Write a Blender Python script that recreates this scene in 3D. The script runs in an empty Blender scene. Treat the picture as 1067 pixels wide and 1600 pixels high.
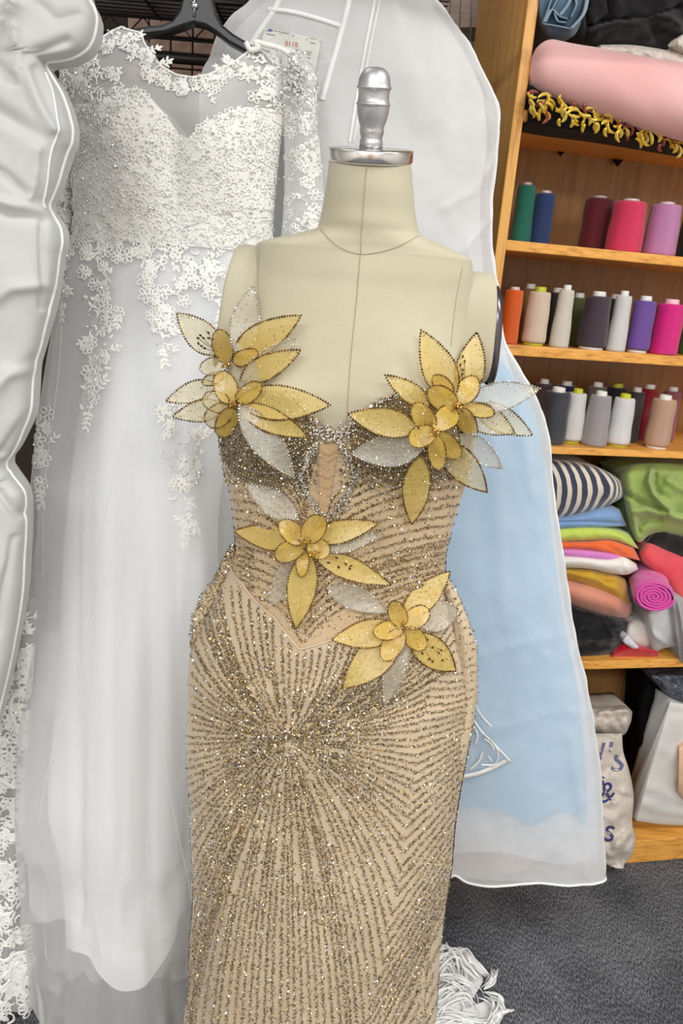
import bpy, math, random
import numpy as np
from mathutils import Vector, Matrix

SC = bpy.context.scene
COL = SC.collection
R = math.radians
random.seed(7)
RNG = np.random.default_rng(7)

# ---------------------------------------------------------------- camera
EYE = np.array([0.0, 0.0, 1.5])
FPX, CX, CY = 1200.0, 533.5, 800.0
PITCH, ROLL = R(16.8), R(4.7)
_H = np.array([1.0, 0, 0])
_V = np.array([0, math.sin(PITCH), math.cos(PITCH)])
FWD = np.array([0, math.cos(PITCH), -math.sin(PITCH)])
RIGHT = math.cos(ROLL) * _H + math.sin(ROLL) * _V
UP = -math.sin(ROLL) * _H + math.cos(ROLL) * _V
SL = math.tan(ROLL)
cam_d = bpy.data.cameras.new('camera')
cam_d.sensor_fit = 'VERTICAL'
cam_d.sensor_height = 36.0
cam_d.lens = 36.0 * FPX / 1600.0
cam_d.clip_start = 0.02
cam = bpy.data.objects.new('camera', cam_d)
COL.objects.link(cam)
cam.matrix_world = Matrix((
    (RIGHT[0], UP[0], -FWD[0], EYE[0]),
    (RIGHT[1], UP[1], -FWD[1], EYE[1]),
    (RIGHT[2], UP[2], -FWD[2], EYE[2]),
    (0, 0, 0, 1)))
SC.camera = cam

# ---------------------------------------------------------------- world, lamps, exposure
world = bpy.data.worlds.new('world')
SC.world = world
world.use_nodes = True
bg = world.node_tree.nodes.get('Background') or world.node_tree.nodes.new('ShaderNodeBackground')
bg.inputs['Color'].default_value = (0.92, 0.96, 1.0, 1)
bg.inputs['Strength'].default_value = 0.15

def area_lamp(name, loc, size, power, color=(1, 1, 1), rot=(0, 0, 0)):
    d = bpy.data.lights.new(name, 'AREA')
    d.shape = 'RECTANGLE'
    d.size, d.size_y = size
    d.energy = power
    d.color = color
    o = bpy.data.objects.new(name, d)
    COL.objects.link(o)
    o.location = loc
    o.rotation_euler = rot
    return o

# fluorescent ceiling panels of the workroom, and one added fill lamp (face straight down)
area_lamp('panel_and_fill_lamp', (1.2, 0.35, 2.70), (1.2, 0.5), 17, (1.0, 0.995, 0.985))
area_lamp('panel_and_fill_lamp', (-0.75, -0.35, 2.70), (1.2, 0.5), 5, (0.98, 0.99, 1.0))
area_lamp('panel_and_fill_lamp', (0.7, -1.6, 2.70), (1.2, 0.5), 38, (1.0, 0.995, 0.985))
area_lamp('panel_and_fill_lamp', (-0.85, -1.7, 2.70), (1.2, 0.5), 41, (0.98, 0.99, 1.0))  # added as frontal fill from behind the camera, no panel known here
area_lamp('panel_and_fill_lamp', (-0.6, 1.25, 2.70), (0.6, 0.3), 1.5, (0.98, 0.99, 1.0))

SC.view_settings.view_transform = 'Standard'
SC.view_settings.look = 'None'
SC.view_settings.gamma = 1.0
SC.view_settings.use_curve_mapping = False
SC.view_settings.exposure = 0.64
SC.cycles.use_denoising = True
SC.cycles.transparent_max_bounces = 24
SC.cycles.max_bounces = 8
SC.cycles.caustics_reflective = False
SC.cycles.caustics_refractive = False

# ---------------------------------------------------------------- pixel <-> space
def ray(px, py):
    x = (np.asarray(px, float) - CX) / FPX
    y = -(np.asarray(py, float) - CY) / FPX
    return FWD + x[..., None] * RIGHT + y[..., None] * UP

def at(px, py, Y):
    """the point seen at pixel (px, py) on the upright plane y = Y"""
    d = ray(px, py)
    t = np.asarray(Y, float) / d[..., 1]
    return EYE + d * t[..., None]

def on_z(px, py, z=0.0):
    d = ray(px, py)
    t = (z - EYE[2]) / d[..., 2]
    return EYE + d * t[..., None]

def proj(P):
    q = np.asarray(P, float) - EYE
    dz = q @ FWD
    return CX + FPX * (q @ RIGHT) / dz, CY - FPX * (q @ UP) / dz

def mpp(P):
    """metres per pixel at a point"""
    return ((np.asarray(P, float) - EYE) @ FWD) / FPX

# ---------------------------------------------------------------- numeric helpers
def pchip(xs, ys):
    xs = np.asarray(xs, float); ys = np.asarray(ys, float)
    h = np.diff(xs); dl = np.diff(ys) / h
    m = np.zeros_like(ys)
    m[0], m[-1] = dl[0], dl[-1]
    for i in range(1, len(xs) - 1):
        if dl[i - 1] * dl[i] > 0:
            w1, w2 = 2 * h[i] + h[i - 1], h[i] + 2 * h[i - 1]
            m[i] = (w1 + w2) / (w1 / dl[i - 1] + w2 / dl[i])
    def f(x):
        x = np.asarray(x, float)
        xc = np.clip(x, xs[0], xs[-1])
        i = np.clip(np.searchsorted(xs, xc) - 1, 0, len(xs) - 2)
        t = (xc - xs[i]) / h[i]
        t2, t3 = t * t, t * t * t
        return ((2 * t3 - 3 * t2 + 1) * ys[i] + (t3 - 2 * t2 + t) * h[i] * m[i]
                + (-2 * t3 + 3 * t2) * ys[i + 1] + (t3 - t2) * h[i] * m[i + 1])
    return f

def hash2(ix, iy, seed):
    n = (ix.astype(np.int64) * 374761393 + iy.astype(np.int64) * 668265263 + seed * 974711) & 0x7fffffff
    n = ((n ^ (n >> 13)) * 1274126177) & 0x7fffffff
    return ((n ^ (n >> 16)) & 0xffff) / 65535.0

def vnoise(x, y, seed=0):
    """smooth value noise in -1..1"""
    x = np.asarray(x, float); y = np.asarray(y, float)
    ix, iy = np.floor(x), np.floor(y)
    fx, fy = x - ix, y - iy
    fx = fx * fx * (3 - 2 * fx); fy = fy * fy * (3 - 2 * fy)
    a = hash2(ix, iy, seed); b = hash2(ix + 1, iy, seed)
    c = hash2(ix, iy + 1, seed); d = hash2(ix + 1, iy + 1, seed)
    return 2 * (a + (b - a) * fx + (c - a) * fy + (a - b - c + d) * fx * fy) - 1

def fbm(x, y, seed=0, octv=3):
    s, a = 0, 1.0
    for k in range(octv):
        s = s + a * vnoise(np.asarray(x) * 2 ** k, np.asarray(y) * 2 ** k, seed + k)
        a *= 0.5
    return s

def dist_poly(x, y, pts):
    """distance from points to a polyline, and side sign"""
    pts = np.asarray(pts, float)
    best = np.full(np.shape(x), 1e9)
    for (x0, y0), (x1, y1) in zip(pts[:-1], pts[1:]):
        dx, dy = x1 - x0, y1 - y0
        L = dx * dx + dy * dy + 1e-9
        t = np.clip(((x - x0) * dx + (y - y0) * dy) / L, 0, 1)
        best = np.minimum(best, np.hypot(x - x0 - t * dx, y - y0 - t * dy))
    return best

def ridge_sum(x, y, ridges):
    """ridges: (polyline px, amplitude m, width px, 'c'risp or 's'oft)"""
    s = np.zeros(np.shape(x))
    for r in ridges:
        d = dist_poly(x, y, r[0])
        if len(r) > 3 and r[3] == 'c':
            s = s + r[1] * np.exp(-d / r[2])
        else:
            s = s + r[1] * np.exp(-(d / r[2]) ** 2)
    return s

def resample(pts, step, jitter=0):
    pts = np.asarray(pts, float)
    seg = np.linalg.norm(np.diff(pts, axis=0), axis=1)
    cum = np.concatenate([[0], np.cumsum(seg)])
    n = max(2, int(cum[-1] / step) + 1)
    s = np.linspace(0, cum[-1], n)
    return np.stack([np.interp(s, cum, pts[:, k]) for k in range(pts.shape[1])], 1)

def bez(p0, p1, p2, n=24):
    t = np.linspace(0, 1, n)[:, None]
    return (1 - t) ** 2 * np.asarray(p0, float) + 2 * t * (1 - t) * np.asarray(p1, float) + t * t * np.asarray(p2, float)

def smooth_poly(pts, n=60):
    """a smooth curve through the points"""
    pts = np.asarray(pts, float)
    k = np.concatenate([[0], np.cumsum(np.linalg.norm(np.diff(pts, axis=0), axis=1))])
    s = np.linspace(0, k[-1], n)
    # Catmull-Rom on chord length
    out = []
    for d in range(pts.shape[1]):
        y = pts[:, d]
        m = np.gradient(y, k)
        i = np.clip(np.searchsorted(k, s) - 1, 0, len(k) - 2)
        h = k[i + 1] - k[i]
        t = (s - k[i]) / h
        t2, t3 = t * t, t ** 3
        out.append((2 * t3 - 3 * t2 + 1) * y[i] + (t3 - 2 * t2 + t) * h * m[i] + (-2 * t3 + 3 * t2) * y[i + 1] + (t3 - t2) * h * m[i + 1])
    return np.stack(out, 1)

# ---------------------------------------------------------------- colours and materials
def lin(c):
    c = c / 255.0
    return c / 12.92 if c <= 0.04045 else ((c + 0.055) / 1.055) ** 2.4

def rgb(r, g, b):
    return (lin(r), lin(g), lin(b), 1.0)

def new_mat(name):
    m = bpy.data.materials.new(name)
    m.use_nodes = True
    nt = m.node_tree
    nt.nodes.clear()
    out = nt.nodes.new('ShaderNodeOutputMaterial')
    return m, nt, out

def N(nt, typ, **kw):
    n = nt.nodes.new(typ)
    for k, v in kw.items():
        if k.startswith('_'):
            setattr(n, k[1:], v)
        else:
            n.inputs[k.replace('__', ' ')].default_value = v
    return n

def tex_coord(nt, scale=(1, 1, 1), kind='Object', rot=(0, 0, 0)):
    tc = nt.nodes.new('ShaderNodeTexCoord')
    mp = nt.nodes.new('ShaderNodeMapping')
    mp.inputs['Scale'].default_value = scale
    mp.inputs['Rotation'].default_value = rot
    nt.links.new(tc.outputs[kind], mp.inputs['Vector'])
    return mp.outputs['Vector']

def ramp(nt, fac, stops):
    r = nt.nodes.new('ShaderNodeValToRGB')
    el = r.color_ramp.elements
    while len(el) < len(stops):
        el.new(0.5)
    for e, (p, c) in zip(el, stops):
        e.position = p; e.color = c
    nt.links.new(fac, r.inputs['Fac'])
    return r.outputs['Color']

def bump(nt, h, strength, dist=0.002):
    b = nt.nodes.new('ShaderNodeBump')
    b.inputs['Strength'].default_value = strength
    b.inputs['Distance'].default_value = dist
    nt.links.new(h, b.inputs['Height'])
    return b.outputs['Normal']

def noise(nt, vec, scale, detail=3.0, rough=0.55):
    n = N(nt, 'ShaderNodeTexNoise', Scale=scale, Detail=detail, Roughness=rough)
    nt.links.new(vec, n.inputs['Vector'])
    return n.outputs['Fac']

def fabric(name, c, c2=None, rough=0.85, sheen=0.3, weave=900.0, wst=0.15, var=6.0, fold=0.0, fold_scale=14.0, spec=0.25):
    """cloth: colour varied a little, fine weave relief, optional soft wrinkles"""
    m, nt, out = new_mat(name)
    p = nt.nodes.new('ShaderNodeBsdfPrincipled')
    v = tex_coord(nt)
    c = rgb(*c)
    c2 = rgb(*c2) if c2 else tuple(x * 0.86 for x in c[:3]) + (1,)
    nt.links.new(ramp(nt, noise(nt, v, var), [(0.35, c), (0.7, c2)]), p.inputs['Base Color'])
    p.inputs['Roughness'].default_value = rough
    p.inputs['Specular IOR Level'].default_value = spec
    p.inputs['Sheen Weight'].default_value = sheen
    nrm = bump(nt, noise(nt, v, weave, 1.0), wst, 0.001)
    if fold:
        b = nt.nodes.new('ShaderNodeBump')
        b.inputs['Strength'].default_value = fold
        b.inputs['Distance'].default_value = 0.02
        nt.links.new(noise(nt, v, fold_scale, 3.0), b.inputs['Height'])
        nt.links.new(nrm, b.inputs['Normal'])
        nrm = b.outputs['Normal']
    nt.links.new(nrm, p.inputs['Normal'])
    nt.links.new(p.outputs[0], out.inputs['Surface'])
    return m

def plain(name, c, rough=0.5, metal=0.0, spec=0.5, bumps=None, var=None, coat=0.0):
    m, nt, out = new_mat(name)
    p = nt.nodes.new('ShaderNodeBsdfPrincipled')
    v = tex_coord(nt)
    c = rgb(*c)
    c2 = rgb(*var) if var else tuple(x * 0.9 for x in c[:3]) + (1,)
    nt.links.new(ramp(nt, noise(nt, v, 25.0), [(0.4, c), (0.65, c2)]), p.inputs['Base Color'])
    p.inputs['Roughness'].default_value = rough
    p.inputs['Metallic'].default_value = metal
    p.inputs['Specular IOR Level'].default_value = spec
    p.inputs['Coat Weight'].default_value = coat
    if bumps:
        nt.links.new(bump(nt, noise(nt, v, bumps[0]), bumps[1], bumps[2] if len(bumps) > 2 else 0.002), p.inputs['Normal'])
    nt.links.new(p.outputs[0], out.inputs['Surface'])
    return m

def sheer(name, c, alpha, transl=0.35, rough=0.6, gloss=0.05, streak=None, wr=None):
    """see-through cloth: transparent, diffuse and translucent mixed"""
    m, nt, out = new_mat(name)
    c = rgb(*c)
    d = N(nt, 'ShaderNodeBsdfDiffuse', Color=c)
    t = N(nt, 'ShaderNodeBsdfTranslucent', Color=c)
    g = N(nt, 'ShaderNodeBsdfGlossy', Color=(1, 1, 1, 1), Roughness=rough)
    tr = nt.nodes.new('ShaderNodeBsdfTransparent')
    m1 = N(nt, 'ShaderNodeMixShader', Fac=transl)
    nt.links.new(d.outputs[0], m1.inputs[1]); nt.links.new(t.outputs[0], m1.inputs[2])
    m2 = N(nt, 'ShaderNodeMixShader', Fac=gloss)
    nt.links.new(m1.outputs[0], m2.inputs[1]); nt.links.new(g.outputs[0], m2.inputs[2])
    m3 = N(nt, 'ShaderNodeMixShader', Fac=alpha)
    nt.links.new(tr.outputs[0], m3.inputs[1]); nt.links.new(m2.outputs[0], m3.inputs[2])
    v = tex_coord(nt)
    # threads seen edge-on close up: facing makes the cloth denser towards grazing angles
    lw = N(nt, 'ShaderNodeLayerWeight', Blend=0.35)
    mr = N(nt, 'ShaderNodeMapRange')
    mr.inputs['To Min'].default_value = alpha
    mr.inputs['To Max'].default_value = min(1.0, alpha + 0.45)
    nt.links.new(lw.outputs['Facing'], mr.inputs['Value'])
    nt.links.new(mr.outputs[0], m3.inputs[0])
    if wr:
        nb = bump(nt, noise(nt, v, wr[0], 3.0), wr[1], wr[2])
        for s in (d, t, g):
            nt.links.new(nb, s.inputs['Normal'])
    nt.links.new(m3.outputs[0], out.inputs['Surface'])
    return m

def wood(name, light, dark, axis=2, scale=9.0, rough=0.38):
    m, nt, out = new_mat(name)
    p = nt.nodes.new('ShaderNodeBsdfPrincipled')
    sc = [14.0, 14.0, 14.0]; sc[axis] = 0.9
    v = tex_coord(nt, tuple(sc))
    f = noise(nt, v, scale, 5.0, 0.6)
    nt.links.new(ramp(nt, f, [(0.3, rgb(*dark)), (0.5, rgb(*light)), (0.75, tuple(min(1, x * 1.15) for x in rgb(*light)[:3]) + (1,))]), p.inputs['Base Color'])
    p.inputs['Roughness'].default_value = rough
    nt.links.new(bump(nt, f, 0.15, 0.001), p.inputs['Normal'])
    nt.links.new(p.outputs[0], out.inputs['Surface'])
    return m

# ---------------------------------------------------------------- mesh building
class MB:
    def __init__(s):
        s.v, s.f, s.m, s.n = [], [], [], 0
    def add(s, v, f, mi=0):
        v = np.asarray(v, float).reshape(-1, 3)
        s.v.append(v)
        s.f.extend([tuple(int(i) + s.n for i in q) for q in f])
        s.m.extend([mi] * len(f))
        s.n += len(v)
    def grid(s, P, close_u=False, close_v=False, mi=0, flip=False):
        """P: rows x cols x 3"""
        r, c = P.shape[:2]
        f = []
        for i in range(r if close_v else r - 1):
            for j in range(c if close_u else c - 1):
                a, b = i * c + j, i * c + (j + 1) % c
                d, e = ((i + 1) % r) * c + j, ((i + 1) % r) * c + (j + 1) % c
                f.append((a, d, e, b) if flip else (a, b, e, d))
        s.add(P.reshape(-1, 3), f, mi)
    def many(s, tv, tf, M, T, mi=0):
        """template verts tv (k,3), faces tf, stamped by matrices M (n,3,3) and offsets T (n,3)"""
        M = np.asarray(M); T = np.asarray(T)
        if len(T) == 0:
            return
        V = np.einsum('nij,kj->nki', M, tv) + T[:, None, :]
        k = len(tv)
        base = np.arange(len(T)) * k
        for q in tf:
            cols = [(base + i + s.n).tolist() for i in q]
            s.f.extend(zip(*cols))
            s.m.extend([mi] * len(T))
        s.v.append(V.reshape(-1, 3))
        s.n += V.shape[0] * k
    def build(s, name, mats, parent=None, smooth=True, solidify=None, bevel=None, subsurf=0):
        me = bpy.data.meshes.new(name)
        V = np.concatenate(s.v) if s.v else np.zeros((0, 3))
        off = np.zeros(3)
        me.from_pydata((V - off).tolist(), [], s.f)
        if not isinstance(mats, (list, tuple)):
            mats = [mats]
        for m in mats:
            me.materials.append(m)
        if len(mats) > 1:
            me.polygons.foreach_set('material_index', s.m)
        if smooth:
            me.polygons.foreach_set('use_smooth', [True] * len(me.polygons))
        me.update()
        o = bpy.data.objects.new(name, me)
        COL.objects.link(o)
        if parent is not None:
            o.parent = parent
            o.matrix_parent_inverse = parent.matrix_basis.inverted()
        if bevel:
            b = o.modifiers.new('bevel', 'BEVEL'); b.width = bevel; b.segments = 2; b.limit_method = 'ANGLE'
        if solidify:
            b = o.modifiers.new('solid', 'SOLIDIFY'); b.thickness = solidify; b.offset = -1
        if subsurf:
            b = o.modifiers.new('sub', 'SUBSURF'); b.levels = subsurf; b.render_levels = subsurf
        return o

def tag(o, label=None, cat=None, group=None, kind=None):
    if label: o['label'] = label
    if cat: o['category'] = cat
    if group: o['group'] = group
    if kind: o['kind'] = kind
    return o

def thing(name, loc, label, cat, group=None):
    o = bpy.data.objects.new(name, None)
    COL.objects.link(o)
    o.location = Vector(loc)
    o.empty_display_size = 0.05
    return tag(o, label, cat, group)

def stuff(o):
    o['kind'] = 'stuff'
    return o

def box_vf(lo, hi, ex=(1, 0, 0), ey=(0, 1, 0), ez=(0, 0, 1), org=(0, 0, 0)):
    ex, ey, ez, org = (np.asarray(a, float) for a in (ex, ey, ez, org))
    v = [org + x * ex + y * ey + z * ez for z in (lo[2], hi[2]) for y in (lo[1], hi[1]) for x in (lo[0], hi[0])]
    f = [(0, 2, 3, 1), (4, 5, 7, 6), (0, 1, 5, 4), (2, 6, 7, 3), (1, 3, 7, 5), (0, 4, 6, 2)]
    return np.array(v), f

def frames(pts):
    pts = np.asarray(pts, float)
    tan = np.gradient(pts, axis=0)
    tan /= np.linalg.norm(tan, axis=1)[:, None] + 1e-12
    ref = np.array([0, 0, 1.0]) if abs(tan[0][2]) < 0.9 else np.array([1.0, 0, 0])
    n = np.cross(tan[0], ref); n /= np.linalg.norm(n)
    ns = [n]
    for i in range(1, len(pts)):
        n = ns[-1] - tan[i] * np.dot(ns[-1], tan[i])
        n /= np.linalg.norm(n) + 1e-12
        ns.append(n)
    ns = np.array(ns)
    return tan, ns, np.cross(tan, ns)

def tube(mb, pts, r, sides=6, mi=0, caps=True, flat=1.0):
    pts = np.asarray(pts, float)
    tan, n, b = frames(pts)
    r = np.broadcast_to(np.asarray(r, float), (len(pts),))
    a = np.linspace(0, 2 * np.pi, sides, endpoint=False)
    P = pts[:, None] + r[:, None, None] * (np.cos(a)[None, :, None] * n[:, None] + flat * np.sin(a)[None, :, None] * b[:, None])
    s0 = mb.n
    mb.grid(P, close_u=True, mi=mi)
    if caps:
        mb.f.append(tuple(s0 + i for i in range(sides))[::-1]); mb.m.append(mi)
        e = s0 + (len(pts) - 1) * sides
        mb.f.append(tuple(e + i for i in range(sides))); mb.m.append(mi)

def lathe(mb, prof, org, axis=(0, 0, 1), sides=32, mi=0):
    """prof: (radius, height) pairs"""
    ax = np.asarray(axis, float); ax = ax / np.linalg.norm(ax)
    ref = np.array([0, 1.0, 0]) if abs(ax[1]) < 0.9 else np.array([1.0, 0, 0])
    e1 = np.cross(ref, ax); e1 /= np.linalg.norm(e1)
    e2 = np.cross(ax, e1)
    a = np.linspace(0, 2 * np.pi, sides, endpoint=False)
    ring = np.cos(a)[:, None] * e1 + np.sin(a)[:, None] * e2
    P = np.array([np.asarray(org) + ax * h + r * ring for r, h in prof])
    s0 = mb.n
    mb.grid(P, close_u=True, mi=mi)
    mb.f.append(tuple(s0 + i for i in range(sides))[::-1]); mb.m.append(mi)
    e = s0 + (len(prof) - 1) * sides
    mb.f.append(tuple(e + i for i in range(sides))); mb.m.append(mi)

OCT_V = np.array([(1, 0, 0), (-1, 0, 0), (0, 1, 0), (0, -1, 0), (0, 0, 1), (0, 0, -1)], float)
OCT_F = [(0, 2, 4), (2, 1, 4), (1, 3, 4), (3, 0, 4), (2, 0, 5), (1, 2, 5), (3, 1, 5), (0, 3, 5)]
def _ico():
    p = (1 + 5 ** 0.5) / 2
    v = np.array([(-1, p, 0), (1, p, 0), (-1, -p, 0), (1, -p, 0), (0, -1, p), (0, 1, p), (0, -1, -p), (0, 1, -p), (p, 0, -1), (p, 0, 1), (-p, 0, -1), (-p, 0, 1)], float)
    f = [(0, 11, 5), (0, 5, 1), (0, 1, 7), (0, 7, 10), (0, 10, 11), (1, 5, 9), (5, 11, 4), (11, 10, 2), (10, 7, 6), (7, 1, 8), (3, 9, 4), (3, 4, 2), (3, 2, 6), (3, 6, 8), (3, 8, 9), (4, 9, 5), (2, 4, 11), (6, 2, 10), (8, 6, 7), (9, 8, 1)]
    return v / np.linalg.norm(v[0]), f
ICO_V, ICO_F = _ico()

def beads(mb, P, r, mi=0, rough=0.15):
    P = np.asarray(P, float)
    n = len(P)
    r = np.broadcast_to(np.asarray(r, float), (n,)) * (1 + rough * RNG.uniform(-1, 1, n))
    q = rand_rot(n)
    mb.many(ICO_V, ICO_F, q * r[:, None, None], P, mi)

def rand_rot(n):
    q = RNG.normal(size=(n, 4)); q /= np.linalg.norm(q, axis=1)[:, None]
    w, x, y, z = q.T
    return np.stack([np.stack([1 - 2 * (y * y + z * z), 2 * (x * y - z * w), 2 * (x * z + y * w)], 1),
                     np.stack([2 * (x * y + z * w), 1 - 2 * (x * x + z * z), 2 * (y * z - x * w)], 1),
                     np.stack([2 * (x * z - y * w), 2 * (y * z + x * w), 1 - 2 * (x * x + y * y)], 1)], 1)

FLK_V = np.array([(-1, -0.7, 0), (1, -0.7, 0), (1, 0.7, 0), (-1, 0.7, 0)], float)
FLK_F = [(0, 1, 2, 3)]
def flakes(mb, P, size, tilt=0.8, nrm=(0, -1, 0), mix=(0.6, 0.25, 0.15)):
    """tiny sequins: mostly facing nrm, randomly tilted; material index drawn from mix"""
    P = np.asarray(P, float)
    n = len(P)
    if n == 0:
        return
    nn = np.broadcast_to(np.asarray(nrm, float), (n, 3)) + RNG.normal(size=(n, 3)) * tilt
    nn /= np.linalg.norm(nn, axis=1)[:, None]
    t = np.cross(nn, RNG.normal(size=(n, 3))); t /= np.linalg.norm(t, axis=1)[:, None]
    b = np.cross(nn, t)
    sz = size * RNG.uniform(0.6, 1.3, n)
    M = np.stack([t, b, nn], 2) * sz[:, None, None]
    which = RNG.choice(len(mix), n, p=np.array(mix) / sum(mix))
    for k in range(len(mix)):
        mb.many(FLK_V, FLK_F, M[which == k], P[which == k], k)

# ---------------------------------------------------------------- lofted surfaces (form, gowns, bags)
class Surf:
    """A closed body of level elliptical rings. Rows: (w, uL, uR, front depth, back depth, Y): w and u say where the
    ring's ends are seen from the camera on the upright plane Y; from there on everything is metres."""
    def __init__(s, rows, expo=1.0, disp=None):
        a = np.array(rows, float)
        s.fn = [pchip(a[:, 0], a[:, k]) for k in range(1, 6)]
        s.w0, s.w1 = a[0, 0], a[-1, 0]
        s.expo, s.disp = expo, disp
    def par(s, w):
        return [f(w) for f in s.fn]
    def P(s, t, w, h=0.0):
        t, w = np.broadcast_arrays(np.asarray(t, float), np.asarray(w, float))
        uL, uR, df, db, Y = s.par(w)
        uc, ap = (uL + uR) / 2, (uR - uL) / 2
        co, si = np.cos(t), np.sin(t)
        u = uc - ap * co
        C = at(uc, w, Y)
        z = C[..., 2]
        edge = at(uR, w + SL * (uR - uc), Y)
        a = edge[..., 0] - C[..., 0]
        sd = np.abs(si) ** s.expo
        d = np.where(si >= 0, df, db)
        P = np.stack([C[..., 0] - a * co, Y - np.sign(si) * sd * d, z], -1)
        n = np.stack([-co * np.maximum(d, 0.02), -si * a, np.zeros_like(a)], -1)
        n /= np.linalg.norm(n, axis=-1)[..., None] + 1e-9
        hh = np.asarray(h, float)
        if s.disp is not None:
            hh = hh + s.disp(t, u, w)
        return P + n * np.broadcast_to(hh, t.shape)[..., None]
    def t_of(s, u, w):
        uL, uR = s.fn[0](w), s.fn[1](w)
        return np.arccos(np.clip(-(u - (uL + uR) / 2) / ((uR - uL) / 2), -0.999, 0.999))
    def front(s, u, w, h=0.0):
        return s.P(s.t_of(u, w), w, h)
    def inv(s, px, py):
        """ring coordinates (u, w) of the front point seen at a pixel"""
        px = np.asarray(px, float); py = np.asarray(py, float)
        u, w = px.copy(), py.copy()
        for _ in range(22):
            x, y = proj(s.front(u, w))
            u = u + 0.7 * (px - x)
            w = w + 0.7 * (py - y)
            uL, uR = s.fn[0](w), s.fn[1](w)
            u = np.clip(u, uL + 0.002 * (uR - uL), uR - 0.002 * (uR - uL))
        return u, w
    def hit(s, px, py, h=0.0):
        u, w = s.inv(np.asarray(px, float), np.asarray(py, float))
        return s.front(u, w, h)
    def between(s, mb, top, bot, nt=96, nw=80, h=0.0, t0=0.0, t1=2 * np.pi, mi=0, ease=None):
        """mesh between two row functions of (t)"""
        closed = abs(t1 - t0 - 2 * np.pi) < 1e-6
        t = np.linspace(t0, t1, nt, endpoint=not closed)
        a = top(t) if callable(top) else np.full(nt, float(top))
        b = bot(t) if callable(bot) else np.full(nt, float(bot))
        k = np.linspace(0, 1, nw)[:, None]
        w = a[None] * (1 - k) + b[None] * k
        mb.grid(s.P(np.broadcast_to(t, w.shape), w, h), close_u=closed, mi=mi)
    def rim(s, curve_px):
        """turn a polyline of pixels on the front into a row function of t (the back takes the same rows)"""
        q = np.asarray(curve_px, float)
        u, w = s.inv(q[:, 0], q[:, 1])
        t = s.t_of(u, w)
        o = np.argsort(t)
        t, w = t[o], w[o]
        def f(tt):
            tt = np.asarray(tt) % (2 * np.pi)
            tf = np.where(tt > np.pi, 2 * np.pi - tt, tt)
            return np.interp(tf, t, w)
        return f
    def cap(s, mb, w, nt=96, mi=0):
        t = np.linspace(0, 2 * np.pi, nt, endpoint=False)
        P = s.P(t, np.full(nt, float(w)))
        c = P.mean(0)
        mb.add(np.vstack([P, c[None]]), [(i, (i + 1) % nt, nt) for i in range(nt)], mi)
# ================================================================ SETTING
def carpet_mat():
    m, nt, out = new_mat('charcoal_carpet')
    p = nt.nodes.new('ShaderNodeBsdfPrincipled')
    v = tex_coord(nt, (1, 1, 1))
    v2 = tex_coord(nt, (520, 110, 1), rot=(0, 0, R(28)))
    f1 = noise(nt, v2, 1.0, 2.0, 0.7)
    f2 = noise(nt, v, 5.0, 3.0)
    mx = N(nt, 'ShaderNodeMath', _operation='MULTIPLY_ADD')
    nt.links.new(f2, mx.inputs[0]); mx.inputs[1].default_value = 0.25
    nt.links.new(f1, mx.inputs[2])
    nt.links.new(ramp(nt, mx.outputs[0], [(0.42, rgb(34, 34, 38)), (0.60, rgb(76, 78, 83)), (0.80, rgb(160, 162, 167))]), p.inputs['Base Color'])
    p.inputs['Roughness'].default_value = 0.95
    p.inputs['Specular IOR Level'].default_value = 0.1
    nt.links.new(bump(nt, f1, 0.7, 0.004), p.inputs['Normal'])
    nt.links.new(p.outputs[0], out.inputs['Surface'])
    return m

M_wall = plain('warm_white_wall_paint', (226, 222, 214), 0.8, bumps=(300, 0.1))
M_ceil = plain('ceiling_tile_white', (238, 238, 236), 0.9, bumps=(150, 0.2))
M_back = plain('dark_mortar', (70, 58, 54), 0.9)
M_tile = plain('dusty_pink_block', (206, 176, 160), 0.75, bumps=(120, 0.3), var=(178, 146, 132))
M_oak = wood('golden_oak', (236, 172, 84), (200, 130, 52), 0)
M_oak_v = wood('golden_oak_upright', (236, 178, 96), (204, 136, 62), 2)
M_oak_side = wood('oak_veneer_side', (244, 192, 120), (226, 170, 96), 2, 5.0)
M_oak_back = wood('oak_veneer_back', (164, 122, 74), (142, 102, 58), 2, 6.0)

RX0, RX1, RY0, RY1, RZ = -2.3, 2.3, -2.9, 2.32, 2.75
def slab(name, lo, hi, m):
    mb = MB(); v, f = box_vf(lo, hi); mb.add(v, f)
    o = mb.build(name, m, smooth=False)
    o['kind'] = 'structure'
    return o
slab('floor', (RX0, RY0, -0.06), (RX1, RY1, 0), carpet_mat())
slab('ceiling', (RX0, RY0, RZ), (RX1, RY1, RZ + 0.06), M_ceil)
wall_back = slab('wall_back', (RX0, RY1 + 0.014, 0), (RX1, RY1 + 0.06, RZ), M_wall)
slab('trim_2', (-1.5, RY1, 0.3), (0.15, RY1 + 0.012, 2.6), M_back)
slab('wall_left', (RX0 - 0.06, RY0, 0), (RX0, RY1, RZ), M_wall)
slab('wall_right', (RX1, RY0, 0), (RX1 + 0.06, RY1, RZ), M_wall)
slab('wall_front', (RX0, RY0 - 0.06, 0), (RX1, RY0, RZ), M_wall)
slab('reflection_door_1', (-0.5, RY0, 0), (0.45, RY0 + 0.04, 2.05), M_oak_back)  # unseen dark door, added for the polished metal to reflect

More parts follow.
